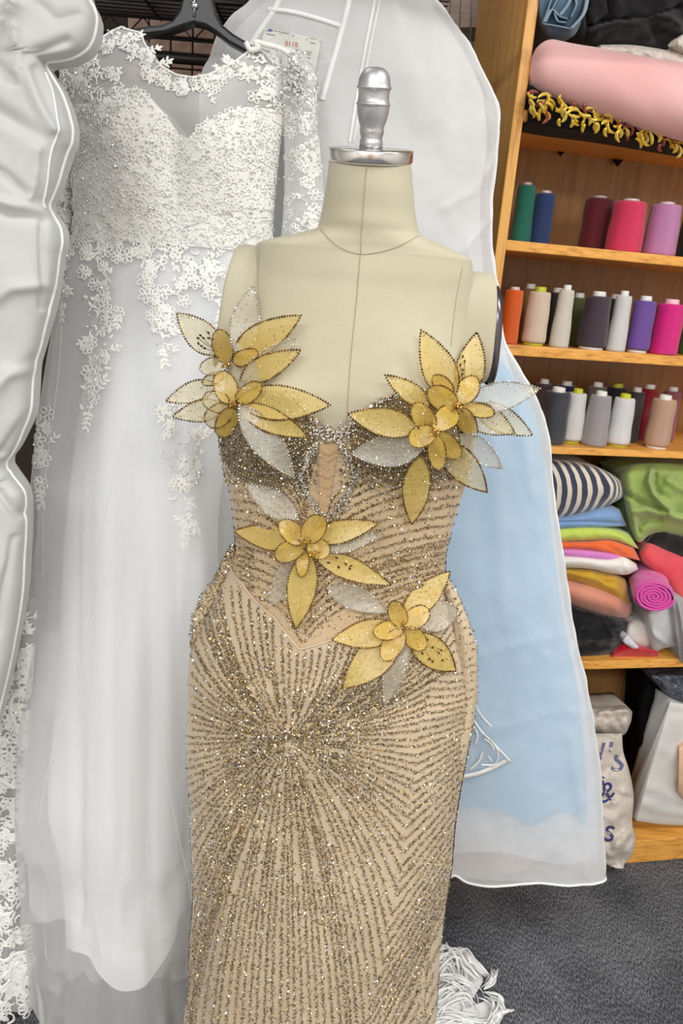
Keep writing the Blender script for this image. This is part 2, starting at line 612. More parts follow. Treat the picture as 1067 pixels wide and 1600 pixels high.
# blocks of the back wall, built where the gaps let them be seen
tp = MB(); tv, tf = box_vf((-0.027, -0.012, -0.0165), (0.027, 0.0, 0.0165)); tp.add(tv, tf)
tile0 = None
a0 = at(150, 140, RY1); a1 = at(470, 40, RY1)
TW, TH = 0.0585, 0.0375
i0, i1 = int(a0[0] / TW) - 1, int(a1[0] / TW) + 1
k0, k1 = int(a0[2] / TH) - 1, int(a1[2] / TH) + 1
for k in range(k0, k1):
    for i in range(i0, i1):
        x, z = i * TW, k * TH
        px, py = proj((x, RY1, z))
        if not (195 < px < 410 and 40 < py < 135):
            continue
        if tile0 is None:
            tile0 = tp.build('tile', M_tile, wall_back, smooth=False, bevel=0.002)
            o = tile0
        else:
            o = tile0.copy(); COL.objects.link(o)
        o.location = (x, RY1, z)

# ================================================================ BOOKCASE
th = R(77.7)
EX = np.array([math.sin(th), math.cos(th), 0]); EY = np.array([-math.cos(th), math.sin(th), 0]); EZ = np.array([0, 0, 1.0])
P0 = on_z(967, 1352, 0.0)
def plane_hit(px, py, d, org):
    r = ray(px, py)
    t = ((org + EY * d - EYE) @ EY) / (r @ EY)
    return EYE + r * np.asarray(t)[..., None]
_c = plane_hit(771.0, 424.0, 0.0, P0)
ORG = P0 + EX * ((_c - P0) @ EX)
def cab(X, d, z):
    X, d, z = np.broadcast_arrays(np.asarray(X, float), np.asarray(d, float), np.asarray(z, float))
    return ORG + X[..., None] * EX + d[..., None] * EY + z[..., None] * EZ
def cabp(px, py, d):
    """the point seen at a pixel, d metres behind the bookcase front"""
    r = ray(px, py)
    t = ((ORG - EYE) @ EY + np.asarray(d, float)) / (r @ EY)
    return EYE + r * t[..., None]
def cabX(px, d, z):
    """bookcase coordinate X whose point at depth d, height z is seen at column px"""
    lo, hi = -0.5, 2.5
    for _ in range(40):
        mid = (lo + hi) / 2
        if proj(cab(mid, d, z))[0] < px: lo = mid
        else: hi = mid
    return (lo + hi) / 2
DEP, WID, HGT = 0.29, 0.92, 2.25
z_of = lambda px, py, d=0.0: float(cabp(px, py, d)[2])
zA1, zA0 = z_of(928, 387.7), z_of(928, 403.8)
zB1, zB0 = z_of(928, 547.6), z_of(928, 563.9)
zC1, zC0 = z_of(928, 701), z_of(928, 712)
zD1, zD0 = z_of(940, 1033), z_of(940, 1046)
zE1, zE0 = z_of(1030, 1312), z_of(1030, 1322)
zT0 = z_of(940, 247, DEP - 0.012); zT1 = zT0 + 0.02
zU0 = zT1 + 0.42
print('shelves', [round(x, 3) for x in (zT0, zA1, zA0, zB1, zC1, zD1, zE1)], 'org', ORG.round(3))

case = thing('bookcase', ORG, 'tall golden oak bookcase with open shelves of thread spools and folded fabrics', 'bookcase')
def cbox(name, X0, X1, d0, d1, z0, z1, m, bevel=0.002):
    mb = MB(); v, f = box_vf((X0, d0, z0), (X1, d1, z1), EX, EY, EZ, ORG); mb.add(v, f)
    return mb.build(name, m, case, smooth=False, bevel=bevel)
TS = 0.021
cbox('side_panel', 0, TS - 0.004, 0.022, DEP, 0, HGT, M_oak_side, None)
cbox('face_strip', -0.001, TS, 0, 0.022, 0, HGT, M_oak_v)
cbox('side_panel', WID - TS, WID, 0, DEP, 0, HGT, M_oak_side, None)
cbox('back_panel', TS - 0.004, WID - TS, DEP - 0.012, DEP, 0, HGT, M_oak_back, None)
for z0, z1 in ((zT0, zT1), (zA0, zA1), (zB0, zB1), (zC0, zC1), (zD0, zD1), (zE0, zE1), (zU0, zU0 + 0.02), (HGT - 0.03, HGT)):
    cbox('shelf', TS, WID - TS, 0.001, DEP - 0.012, z0, z1, M_oak)
cbox('kick_board', TS, WID - TS, 0.004, 0.02, 0, zE0, M_oak)

# ---------------------------------------------------------------- thread spools
M_white_pl = plain('white_plastic_cone', (236, 234, 230), 0.4)
M_lime_pl = plain('lime_plastic_cone', (196, 198, 52), 0.4)
M_pink_pl = plain('pale_pink_plastic_cone', (240, 200, 214), 0.4)
M_clear_pl = plain('milky_plastic_cone', (214, 196, 200), 0.3)
def thread_mat(name, c):
    m, nt, out = new_mat(name)
    p = nt.nodes.new('ShaderNodeBsdfPrincipled')
    v = tex_coord(nt)
    w = N(nt, 'ShaderNodeTexWave', _wave_type='BANDS', _bands_direction='Z', Scale=330.0, Distortion=3.0, Detail=2.0)
    w.inputs['Detail Scale'].default_value = 1.5
    nt.links.new(v, w.inputs['Vector'])
    base = rgb(*c); dk = tuple(x * 0.72 for x in base[:3]) + (1,)
    b = N(nt, 'ShaderNodeTexBrick', Scale=1.0, Color1=(1, 1, 1, 1), Color2=(0.80, 0.80, 0.80, 1), Mortar=(0.97, 0.97, 0.97, 1))
    b.inputs['Brick Width'].default_value = 0.018; b.inputs['Row Height'].default_value = 0.013; b.inputs['Mortar Size'].default_value = 0.0
    nt.links.new(v, b.inputs['Vector'])
    mix = N(nt, 'ShaderNodeMix', _data_type='RGBA', _blend_type='MULTIPLY')
    mix.inputs['Factor'].default_value = 0.8
    nt.links.new(ramp(nt, w.outputs['Fac'], [(0.15, dk), (0.6, base)]), mix.inputs['A'])
    nt.links.new(b.outputs['Color'], mix.inputs['B'])
    nt.links.new(mix.outputs['Result'], p.inputs['Base Color'])
    p.inputs['Roughness'].default_value = 0.45
    p.inputs['Sheen Weight'].default_value = 0.2
    nt.links.new(bump(nt, w.outputs['Fac'], 0.5, 0.001), p.inputs['Normal'])
    nt.links.new(p.outputs[0], out.inputs['Surface'])
    return m

def spool(bx, topy, wb, wt, zs, d, color, label, cone, base=None, group=None, lean=0.0):
    """bx: column of the base centre; topy: row of the thread's top; wb, wt: widths in pixels at base and top"""
    X = cabX(bx, d, zs)
    P = cab(X, d, zs)
    lo, hi = 0.02, 0.3
    for _ in range(30):
        mid = (lo + hi) / 2
        if proj(P + EZ * mid)[1] > topy: lo = mid
        else: hi = mid
    h = lo
    k = mpp(P)
    rb, rt = wb * k / 2, wt * k / 2
    o = thing('thread_spool', P, label, 'spool', group)
    nm = label.split(' ')[0]
    hb = 0.0
    mb = MB()
    if base is not None:
        hb = 0.007
    # one hollow cone from the foot ring up through the thread to the tip
    tip = 0.010 if cone is not M_clear_pl else 0.006
    lathe(mb, [(rb * 0.78, 0), (rb * 0.82, 0.0015), (rb * 0.78, max(hb, 0.002)), (rb * 0.55, hb + 0.003), (rt * 0.5, h - 0.004), (rt * 0.54, h), (rt * 0.50, h + tip * 0.8), (rt * 0.48, h + tip), (rt * 0.38, h + tip + 0.0004), (rt * 0.34, h + 0.003)], (0, 0, 0), sides=28)
    c = mb.build('cone', cone, o)
    mb = MB()
    n = 22
    prof = [(rb * 0.7, hb)]
    for i in range(n + 1):
        s = i / n
        rr = rb + (rt - rb) * s + 0.0007 * math.sin(9 * s + bx) * math.sin(math.pi * s)
        e = min(1.0, min(s, 1 - s) * 9)
        prof.append((rr * (0.93 + 0.07 * math.sqrt(max(0, e * (2 - e)))), hb + (h - hb) * s))
    prof.append((rt * 0.62, h))
    lathe(mb, prof, (0, 0, 0), sides=36)
    t = mb.build('thread', thread_mat('thread_%s' % nm, color), o)
    for q in (c, t):
        q.matrix_parent_inverse = Matrix.Identity(4)
    return o

GA, GB, GC = 'thread spools on the upper spool shelf', 'thread spools on the middle spool shelf', 'thread spools on the lower spool shelf'
# upper row
spool(811, 290, 33, 27, zA1, 0.13, (24, 128, 110), 'teal green thread spool next to the bookcase upright', M_clear_pl, None, GA)
spool(841, 303, 33, 30, zA1, 0.12, (34, 66, 122), 'navy blue thread spool beside the teal one on the upper shelf', M_clear_pl, None, GA)
spool(924, 311, 46, 42, zA1, 0.12, (108, 20, 40), 'maroon thread spool between the empty gap and the hot pink spool', M_clear_pl, None, GA)
spool(972, 316, 56, 49, zA1, 0.05, (246, 60, 108), 'fat coral pink thread spool on the upper spool shelf', M_clear_pl, None, GA)
spool(1027, 321, 52, 45, zA1, 0.05, (222, 150, 202), 'lilac pink thread spool on the upper spool shelf', M_clear_pl, None, GA)
spool(1076, 340, 44, 40, zA1, 0.07, (18, 16, 18), 'black thread spool cut by the frame on the upper shelf', M_white_pl, None, GA)
# middle row
spool(793, 453, 29, 27, zB1, 0.030, (255, 108, 20), 'bright orange thread spool beside the dress form shoulder', M_clear_pl, None, GB)
spool(832, 456, 38, 33, zB1, 0.030, (252, 226, 202), 'peach cream thread spool with yellow green cone', M_lime_pl, M_lime_pl, GB)
spool(872, 453, 31, 23, zB1, 0.025, (248, 240, 226), 'cream tapered thread spool between peach and aubergine spools', M_white_pl, None, GB)
spool(922, 463, 46, 38, zB1, 0.030, (74, 56, 70), 'dark aubergine thread spool on the middle spool shelf', M_white_pl, M_white_pl, GB)
spool(960, 462, 31, 24, zB1, 0.025, (250, 249, 246), 'white tapered thread spool between aubergine and purple spools', M_white_pl, None, GB)
spool(994, 470, 36, 33, zB1, 0.030, (128, 88, 180), 'purple thread spool on the middle spool shelf', M_white_pl, M_white_pl, GB)
spool(1034, 475, 44, 41, zB1, 0.030, (252, 28, 146), 'magenta pink thread spool with pale pink cone tip', M_pink_pl, None, GB)
spool(1079, 474, 40, 36, zB1, 0.07, (62, 118, 40), 'green thread spool cut by the frame on middle shelf', M_white_pl, None, GB)
spool(817, 451, 30, 27, zB1, 0.115, (150, 112, 60), 'golden brown thread spool behind the orange and peach spools', M_white_pl, None, GB)
spool(859, 457, 30, 28, zB1, 0.115, (36, 32, 36), 'black thread spool hidden behind the peach and cream spools', M_white_pl, None, GB)
spool(893, 465, 32, 28, zB1, 0.115, (92, 100, 52), 'olive green thread spool behind the cream spool', M_white_pl, None, GB)
spool(949, 467, 34, 30, zB1, 0.115, (30, 26, 32), 'black thread spool between aubergine and white spools', M_white_pl, None, GB)
# lower row
spool(860, 612, 42, 38, zC1, 0.050, (58, 64, 74), 'charcoal blue thread spool beside the garment bag edge', M_white_pl, None, GC)
spool(890, 614, 36, 28, zC1, 0.065, (246, 246, 243), 'narrow white thread spool with olive green cone', M_lime_pl, M_lime_pl, GC)
spool(926, 618, 42, 32, zC1, 0.045, (180, 172, 176), 'silver grey thread spool with white cone tip', M_white_pl, None, GC)
spool(963, 622, 38, 31, zC1, 0.045, (250, 251, 251), 'white thread spool with lime green cone, right of grey', M_lime_pl, M_lime_pl, GC)
spool(1024, 624, 38, 36, zC1, 0.040, (218, 176, 150), 'tan thread spool standing on its white cone base', M_white_pl, M_white_pl, GC)
spool(1000, 607, 32, 28, zC1, 0.14, (166, 18, 44), 'dark red thread spool in the back of lower shelf', M_white_pl, None, GC)
spool(1036, 611, 30, 26, zC1, 0.14, (170, 96, 112), 'mauve thread spool behind the tan spool', M_white_pl, None, GC)
spool(920, 604, 34, 28, zC1, 0.13, (132, 118, 108), 'taupe thread spool behind the silver grey spool', M_white_pl, None, GC)
spool(873, 602, 34, 30, zC1, 0.16, (28, 38, 80), 'navy thread spool behind the charcoal and white spools', M_white_pl, None, GC)
spool(951, 605, 34, 30, zC1, 0.16, (34, 36, 44), 'black thread spool behind the white lime coned spool', M_lime_pl, None, GC)
spool(981, 612, 28, 24, zC1, 0.105, (52, 48, 50), 'dark grey thread spool between white and red spools', M_white_pl, None, GC)
spool(838, 599, 30, 26, zC1, 0.14, (92, 78, 84), 'dusky plum thread spool behind the silver petal tip', M_white_pl, None, GC)

# ---------------------------------------------------------------- folded cloths on the shelves
def cloth(name, top, bot, d0, bulge, depth, m, label=None, cat='fabric', ridges=(), noise_amp=0.004, noise_px=26.0, side=0.0, ns=44, nt=26, seed=1, parent=None, side_l=0.0, group=None, expo=0.5):
    """a folded cloth whose rounded front edge fills the strip between two lines seen from the front"""
    s = np.linspace(0, 1, ns)
    tp, bt = smooth_poly(top, 60), smooth_poly(bot, 60)
    def along(p, s):
        k = np.concatenate([[0], np.cumsum(np.linalg.norm(np.diff(p, axis=0), axis=1))]); k /= k[-1]
        return np.stack([np.interp(s, k, p[:, 0]), np.interp(s, k, p[:, 1])], -1)
    A, B = along(tp, s), along(bt, s)
    t = (1 - np.cos(np.linspace(0, np.pi, nt))) / 2
    Q = A[None] * (1 - t[:, None, None]) + B[None] * t[:, None, None]
    prof = (1 - np.clip(1 - (2 * t - 1) ** 2, 0, 1) ** expo)[:, None]
    D = d0 + bulge * prof + np.zeros((nt, ns))
    if side:
        e = np.clip((s - 0.8) / 0.2, 0, 1)
        D = D + side * (1 - np.sqrt(np.clip(1 - e * e, 0, 1)))[None]
    if side_l:
        e = np.clip((0.2 - s) / 0.2, 0, 1)
        D = D + side_l * (1 - np.sqrt(np.clip(1 - e * e, 0, 1)))[None]
    fade = np.minimum(1, 6 * np.minimum(t, 1 - t))[:, None]
    D = D - ridge_sum(Q[..., 0], Q[..., 1], ridges) * fade
    D = D + noise_amp * fbm(Q[..., 0] / noise_px, Q[..., 1] / noise_px, seed) * fade
    P = cabp(Q[..., 0], Q[..., 1], D)
    back = np.array([0, 0.35, 0.7, 1.0])
    Dt = d0 + bulge
    top_rows = [P[0] + EY * (depth - bulge) * b for b in back[:0:-1]]
    bot_rows = [P[-1] + EY * (depth - bulge) * b for b in back[1:]]
    G = np.stack(top_rows + list(P) + bot_rows)
    mb = MB(); mb.grid(G, close_v=True)
    n = G.shape[0]; c = G.shape[1]
    mb.f.append(tuple(i * c for i in range(n))); mb.m.append(0)
    mb.f.append(tuple(i * c + c - 1 for i in range(n))[::-1]); mb.m.append(0)
    o = mb.build(name, m, parent)
    if label:
        tag(o, label, cat, group)
    return o

def stripe_mat():
    m, nt, out = new_mat('navy_cream_knit_stripes')
    p = nt.nodes.new('ShaderNodeBsdfPrincipled')
    v = tex_coord(nt)
    sx = N(nt, 'ShaderNodeVectorMath', _operation='DOT_PRODUCT')
    sx.inputs[1].default_value = tuple(EX * 1.0 + EZ * 0.22 + EY * 0.35)
    nt.links.new(v, sx.inputs[0])
    nz = noise(nt, v, 9.0, 2.0)
    ad = N(nt, 'ShaderNodeMath', _operation='MULTIPLY_ADD'); nt.links.new(nz, ad.inputs[0]); ad.inputs[1].default_value = 0.02
    nt.links.new(sx.outputs['Value'], ad.inputs[2])
    mu = N(nt, 'ShaderNodeMath', _operation='MULTIPLY'); mu.inputs[1].default_value = 38.0
    nt.links.new(ad.outputs[0], mu.inputs[0])
    fr = N(nt, 'ShaderNodeMath', _operation='FRACT'); nt.links.new(mu.outputs[0], fr.inputs[0])
    nt.links.new(ramp(nt, fr.outputs[0], [(0.0, rgb(52, 58, 78)), (0.50, rgb(52, 58, 78)), (0.55, rgb(222, 212, 198)), (0.95, rgb(222, 212, 198)), (1.0, rgb(52, 58, 78))]), p.inputs['Base Color'])
    p.inputs['Roughness'].default_value = 0.95
    p.inputs['Sheen Weight'].default_value = 0.5
    nt.links.new(bump(nt, noise(nt, v, 700.0, 1.0), 0.5, 0.001), p.inputs['Normal'])
    nt.links.new(p.outputs[0], out.inputs['Surface'])
    return m

GF = 'folded fabrics stacked under the spool shelves'
cloth('folded_fabric', [(846, 716), (900, 722), (945, 735), (972, 752)], [(846, 816), (900, 805), (945, 792), (976, 776)], 0.010, 0.05, 0.2, stripe_mat(),
      'navy and cream striped knit folded on top of the stack', side=0.08, group=GF, noise_amp=0.003)
cloth('folded_fabric', [(850, 812), (900, 806), (945, 795), (968, 796)], [(850, 828), (900, 826), (945, 824), (979, 822)], 0.015, 0.02, 0.2, fabric('sky_blue_cotton', (138, 172, 216), (116, 150, 198), fold=0.3),
      'light blue cotton folded below the striped knit', ridges=[([(860, 816), (915, 815), (978, 818)], -0.010, 2.5, 'c')], group=GF, side=0.03)
cloth('folded_fabric', [(850, 828), (905, 823), (950, 825), (982, 832)], [(850, 848), (920, 846), (950, 844), (998, 858)], 0.010, 0.03, 0.2, fabric('lime_yellow_cotton', (208, 228, 108), (190, 210, 90), fold=0.4),
      'lime yellow fabric folded between blue and orange cloths', ridges=[([(948, 845), (960, 832)], -0.008, 3, 'c')], group=GF, side=0.05)
cloth('folded_fabric', [(850, 846), (920, 846), (950, 844), (990, 856)], [(850, 860), (920, 860), (955, 866), (1000, 876)], 0.008, 0.02, 0.2, fabric('orange_cotton', (248, 118, 62), (232, 96, 44), fold=0.5),
      'orange fabric folded between lime and lilac cloths', ridges=[([(945, 850), (975, 868)], -0.006, 3, 'c')], group=GF, side=0.04)
cloth('folded_fabric', [(850, 856), (900, 857), (945, 862), (976, 868)], [(850, 870), (900, 873), (945, 876), (972, 880)], 0.006, 0.02, 0.2, fabric('lilac_cotton', (224, 140, 212), (206, 120, 196), fold=0.3),
      'lilac pink fabric folded above the white cloth', group=GF, side=0.03)
cloth('folded_fabric', [(850, 867), (900, 868), (945, 872), (975, 870), (994, 881)], [(850, 888), (920, 889), (960, 897), (980, 898), (997, 890)], -0.002, 0.03, 0.2, fabric('white_jersey', (242, 240, 234), (226, 224, 216), fold=0.2),
      'white jersey folded with its rounded end sticking out', ridges=[([(974, 868), (976, 880), (974, 897)], -0.012, 3.5, 'c')], side=0.04, group=GF)
cloth('folded_fabric', [(850, 888), (920, 888), (960, 896), (978, 906)], [(850, 904), (900, 912), (950, 935), (990, 962)], 0.012, 0.04, 0.2, fabric('mustard_corduroy', (204, 160, 44), (176, 132, 26), wst=0.5, weave=500, fold=0.8),
      'mustard yellow fabric crumpled under the white jersey', ridges=[([(920, 890), (945, 905), (965, 900)], 0.012, 4, 'c'), ([(930, 895), (950, 912)], -0.010, 3, 'c'), ([(880, 892), (930, 905), (970, 925)], 0.008, 5)], side=0.05, group=GF)
cloth('folded_fabric', [(850, 896), (905, 908), (950, 922), (990, 943)], [(850, 930), (900, 948), (945, 962), (982, 968)], -0.004, 0.06, 0.2, fabric('salmon_ponte', (222, 152, 128), (206, 134, 112)),
      'salmon pink thick fabric folded above the black cloths', side=0.07, noise_amp=0.002, group=GF)
cloth('folded_fabric', [(850, 934), (900, 949), (950, 962), (988, 972)], [(850, 1036), (900, 1036), (940, 1030), (968, 1022)], 0.010, 0.05, 0.2, fabric('black_navy_wool', (20, 21, 28), (10, 11, 15), fold=0.6),
      'black navy wool cloths folded at bottom of the stack', ridges=[([(880, 985), (930, 985), (985, 990)], -0.016, 4, 'c'), ([(880, 1010), (925, 1008), (975, 1012)], -0.012, 4, 'c'), ([(946, 972), (956, 995)], 0.006, 3)], side=0.05, group=GF, noise_amp=0.006)
# right-hand heap
cloth('draped_fabric', [(968, 742), (985, 728), (1020, 722), (1060, 724), (1100, 730)], [(982, 822), (1000, 848), (1012, 838), (1050, 836), (1100, 848)], 0.02, 0.05, 0.16, fabric('leaf_green_jersey', (166, 186, 108), (148, 168, 90)),
      'leaf green jersey bundle crumpled under the spool shelf', ridges=[
      ([(1018, 735), (1014, 752), (1022, 772), (1048, 800)], 0.034, 5.5), ([(1024, 742), (1022, 760), (1034, 780)], -0.03, 4, 'c'), ([(975, 770), (1000, 785), (1048, 800), (1100, 806)], -0.034, 4.5, 'c'),
      ([(1045, 750), (1070, 765), (1100, 766)], 0.022, 8), ([(985, 800), (1010, 795), (1050, 806), (1100, 815)], 0.028, 7), ([(1000, 840), (998, 824), (1012, 812), (1030, 812)], -0.026, 4, 'c'), ([(990, 812), (994, 835), (1006, 846)], 0.016, 5)],
      noise_amp=0.006, ns=70, nt=50, seed=5, side_l=0.05)
cloth('folded_fabric', [(1008, 846), (1030, 826), (1060, 836), (1100, 850)], [(1012, 852), (1030, 858), (1060, 872), (1100, 890)], 0.05, 0.02, 0.16, fabric('black_jersey', (26, 26, 27), (14, 14, 15)),
      'black jersey tucked under the green bundle', side_l=0.03)
cloth('folded_fabric', [(998, 862), (1012, 848), (1040, 858), (1100, 880)], [(1004, 880), (1035, 905), (1062, 948), (1100, 1000)], 0.03, 0.04, 0.16, fabric('coral_red_crepe', (240, 96, 104), (224, 78, 90)),
      'coral red fabric folded behind the magenta roll', noise_amp=0.004, side_l=0.04)
def roll(name, c0, c1, r0, r1, m, label, turns=4.5, squash=1.0, parent=None, end='a', cat='fabric roll', seed=3):
    """cloth rolled up along c0 -> c1, with its spiral end at c0"""
    c0, c1 = np.asarray(c0, float), np.asarray(c1, float)
    ax = (c1 - c0) / np.linalg.norm(c1 - c0)
    u = np.cross(ax, EZ); u /= np.linalg.norm(u); v = np.cross(u, ax)
    n = 40
    s = np.linspace(0, 1, 26)
    a = np.linspace(0, 2 * np.pi, n, endpoint=False)
    body = []
    for q in s:
        rr = r0 + (r1 - r0) * q
        if q < 0.06: rr *= 0.9 + 0.1 * math.sqrt(1 - (1 - q / 0.06) ** 2)
        w = 1 + 0.05 * vnoise(2.2 * np.cos(a) + 3 * q, 2.2 * np.sin(a) + 5 * q, seed)
        body.append(c0 + (c1 - c0) * q + rr * (w * np.cos(a))[:, None] * u + squash * rr * (w * np.sin(a))[:, None] * v)
    mb = MB(); mb.grid(np.array(body), close_u=True)
    # spiral end: layers stand a little proud of the gaps between them
    tt = np.linspace(0.05, turns, int(turns * 26))
    rad = r0 * 0.9 * tt / turns
    wob = 1 + 0.06 * vnoise(2 * np.cos(tt * 2 * np.pi), 2 * np.sin(tt * 2 * np.pi) + tt, seed + 4)
    rows = []
    for k, push in ((-0.5, 0.010), (-0.3, 0.001), (0.0, -0.001), (0.3, 0.001), (0.5, 0.010)):
        rk = np.maximum(rad + k * r0 * 0.9 / turns, 0) * wob
        rows.append(c0 + ax * push + (rk * np.cos(tt * 2 * np.pi))[:, None] * u + squash * (rk * np.sin(tt * 2 * np.pi))[:, None] * v)
    mb.grid(np.array(rows))
    o = mb.build(name, m, parent)
    if label: tag(o, label, cat)
    return o
c0 = cabp(1022, 933, -0.055); k = mpp(c0)
roll('fabric_roll', c0, cabp(1008, 898, 0.13), 31 * k, 30 * k, fabric('magenta_jersey', (236, 98, 190), (222, 76, 172)), 'magenta pink fabric roll with its spiral end facing out', turns=5, squash=0.78)
cloth('folded_fabric', [(1006, 948), (1030, 936), (1050, 926), (1062, 935)], [(1018, 1022), (1035, 1014), (1055, 1012), (1072, 1036)], -0.005, 0.03, 0.18, fabric('pale_grey_marl', (202, 202, 202), (180, 180, 182), fold=0.4),
      'pale grey marl shirt folded below the magenta roll', ridges=[([(1020, 990), (1040, 1006), (1056, 1010)], 0.012, 4), ([(1045, 935), (1052, 990), (1060, 1020)], -0.012, 3, 'c')], noise_amp=0.004, side_l=0.03)
cloth('folded_fabric', [(1050, 928), (1060, 930), (1075, 940), (1100, 960)], [(1062, 1036), (1070, 1040), (1085, 1034), (1100, 1030)], -0.02, 0.03, 0.18, fabric('silver_grey_marl', (172, 172, 174), (150, 150, 153), fold=0.5),
      'darker grey marl cloth cut by the frame beside coral fabric', ridges=[([(1060, 935), (1068, 990), (1072, 1030)], 0.014, 5)], noise_amp=0.004)
cloth('folded_fabric', [(978, 974), (990, 968), (1008, 972), (1022, 978)], [(974, 1000), (990, 1010), (1008, 1016), (1024, 1014)], 0.03, 0.03, 0.15, fabric('ivory_satin', (232, 228, 220), (214, 210, 202), rough=0.5),
      'ivory satin cloth tucked between black cloths and grey shirt', noise_amp=0.004, side_l=0.03)
cloth('folded_fabric', [(958, 1016), (975, 1004), (1000, 1008), (1026, 1014)], [(954, 1030), (975, 1030), (1000, 1030), (1030, 1030)], 0.015, 0.02, 0.15, fabric('scarlet_satin', (206, 24, 44), (160, 10, 30), rough=0.4),
      'scarlet red satin lying flat on the shelf board', ridges=[([(960, 1022), (985, 1014), (1020, 1020)], 0.008, 3)], noise_amp=0.005)
cloth('fabric_scrap', [(974, 998), (980, 992), (990, 1002), (998, 1010)], [(976, 1006), (982, 1010), (990, 1014), (996, 1014)], 0.0, 0.005, 0.03, fabric('lilac_white_organza', (226, 222, 234), rough=0.5),
      'small lilac white scrap lying on the scarlet satin', ns=14, nt=10)

# top shelf
TZ = zT1
cpk = lambda px, py, d: cabp(px, py, d)
c0 = cpk(846, 104, 0.01); c1 = cpk(1100, 168, -0.07)
k0, k1 = mpp(c0), mpp(c1)
M_pink = fabric('blush_pink_wool', (250, 196, 194), (242, 182, 182), sheen=0.6, wst=0.4, weave=500)
def blush():
    a = np.linspace(0, 2 * np.pi, 48, endpoint=False)
    ax = (c1 - c0) / np.linalg.norm(c1 - c0)
    u = np.cross(ax, EZ); u /= np.linalg.norm(u); v = np.cross(u, ax)
    rows = []
    for q in np.linspace(-0.08, 1, 60):
        rr = (40 * k0) + (56 * k1 - 40 * k0) * max(q, 0)
        e = min(1, max(0, (q + 0.08) / 0.11)); rr *= math.sqrt(max(0.0, 1 - (1 - e) ** 2)) * 0.98 + 0.02
        w = 1 + 0.03 * vnoise(1.5 * np.cos(a) + 3 * q, 1.5 * np.sin(a) + 4 * q, 8)
        if q < 0.14:
            w = w - 0.28 * np.exp(-((np.angle(np.exp(1j * (a - 3.4)))) / 0.14) ** 2) * (0.14 - q) / 0.2
        rows.append(c0 + (c1 - c0) * q + (rr * w * np.cos(a))[:, None] * u + (rr * w * np.sin(a))[:, None] * v * 0.95)
    mb = MB(); mb.grid(np.array(rows), close_u=True)
    mb.f.append(tuple(range(48))); mb.m.append(0)
    return tag(mb.build('fabric_bolt', M_pink), 'blush pink wool rolled up on the top shelf', 'fabric roll')
blush()
cloth('draped_fabric', [(884, -70), (940, -70), (1010, -70), (1110, -70)], [(878, 60), (925, 74), (1000, 79), (1062, 84)], 0.02, 0.07, 0.2, fabric('black_fleece', (27, 26, 29), (16, 15, 18), sheen=0.2),
      'black fleece heaped on the blush pink roll', ridges=[([(922, 40), (960, 30), (1010, 26), (1060, 10)], -0.03, 4, 'c'), ([(925, 62), (935, 45), (970, 36), (1005, 44), (1015, 60)], 0.02, 9), ([(990, 30), (1030, 24), (1060, 40)], 0.02, 9), ([(948, -10), (952, 20), (935, 34)], -0.02, 4, 'c'), ([(915, 5), (918, 45), (912, 70)], -0.018, 4, 'c'), ([(1050, 30), (1064, 44)], 0.012, 5)],
      noise_amp=0.008, ns=70, nt=60, seed=9, side_l=0.05)
def denim():
    M_out = fabric('denim_blue_grey', (112, 136, 156), (86, 108, 130), wst=0.4)
    M_in = fabric('denim_pale_side', (156, 180, 198), (126, 150, 170), wst=0.4)
    o = cloth('denim_roll', [(834, -60), (865, -66), (895, -66), (926, -60)], [(836, 30), (858, 60), (890, 60), (918, 20)], 0.0, 0.05, 0.2, M_out,
              'blue grey denim roll standing against the bookcase upright', 'fabric roll', ridges=[([(846, -60), (842, 20), (856, 50)], 0.012, 5)], noise_amp=0.003, side=0.05, side_l=0.05)
    folds = [[(884, -40), (866, 5), (847, 37)], [(872, -40), (856, 10), (846, 38)], [(846, 38), (866, 41), (890, 46)], [(890, 46), (908, 25), (918, -20)], [(848, 36), (862, 16), (872, 26), (884, 30)], [(872, 26), (884, 10), (894, -5), (898, 4), (890, 28)], [(864, 20), (870, 34), (882, 36)]]
    for i, f in enumerate(folds):
        q = smooth_poly(f, 24)
        mb = MB()
        rows = []
        for d, off in ((0.03, 0), (-0.010, 0.4), (-0.014, 1.2), (-0.010, 2.4), (0.02, 2.8)):
            rows.append(cabp(q[:, 0] + off * 1.4, q[:, 1] - off * 0.6, np.full(len(q), d)))
        mb.grid(np.array(rows))
        mb.build('fold', M_in, o, solidify=0.002)
    return o
denim()
cloth('lace_fabric', [(938, 70), (985, 70), (1040, 78), (1110, 92)], [(938, 84), (985, 90), (1040, 108), (1110, 122)], 0.03, 0.02, 0.15, fabric('ivory_lace_cloth', (240, 230, 220), (206, 194, 184), var=90, wst=1.0, weave=160),
      'ivory lace cloth squeezed between black fleece and pink roll', noise_amp=0.004, noise_px=9)
cloth('lace_fabric', [(1060, 58), (1075, 50), (1090, 50), (1110, 50)], [(1058, 74), (1075, 84), (1090, 90), (1110, 92)], 0.01, 0.02, 0.15, fabric('ivory_lace_end', (238, 232, 222), (206, 194, 184), var=90, wst=1.0, weave=160),
      'ivory lace corner sticking out beside the black fleece', noise_amp=0.004, noise_px=9)
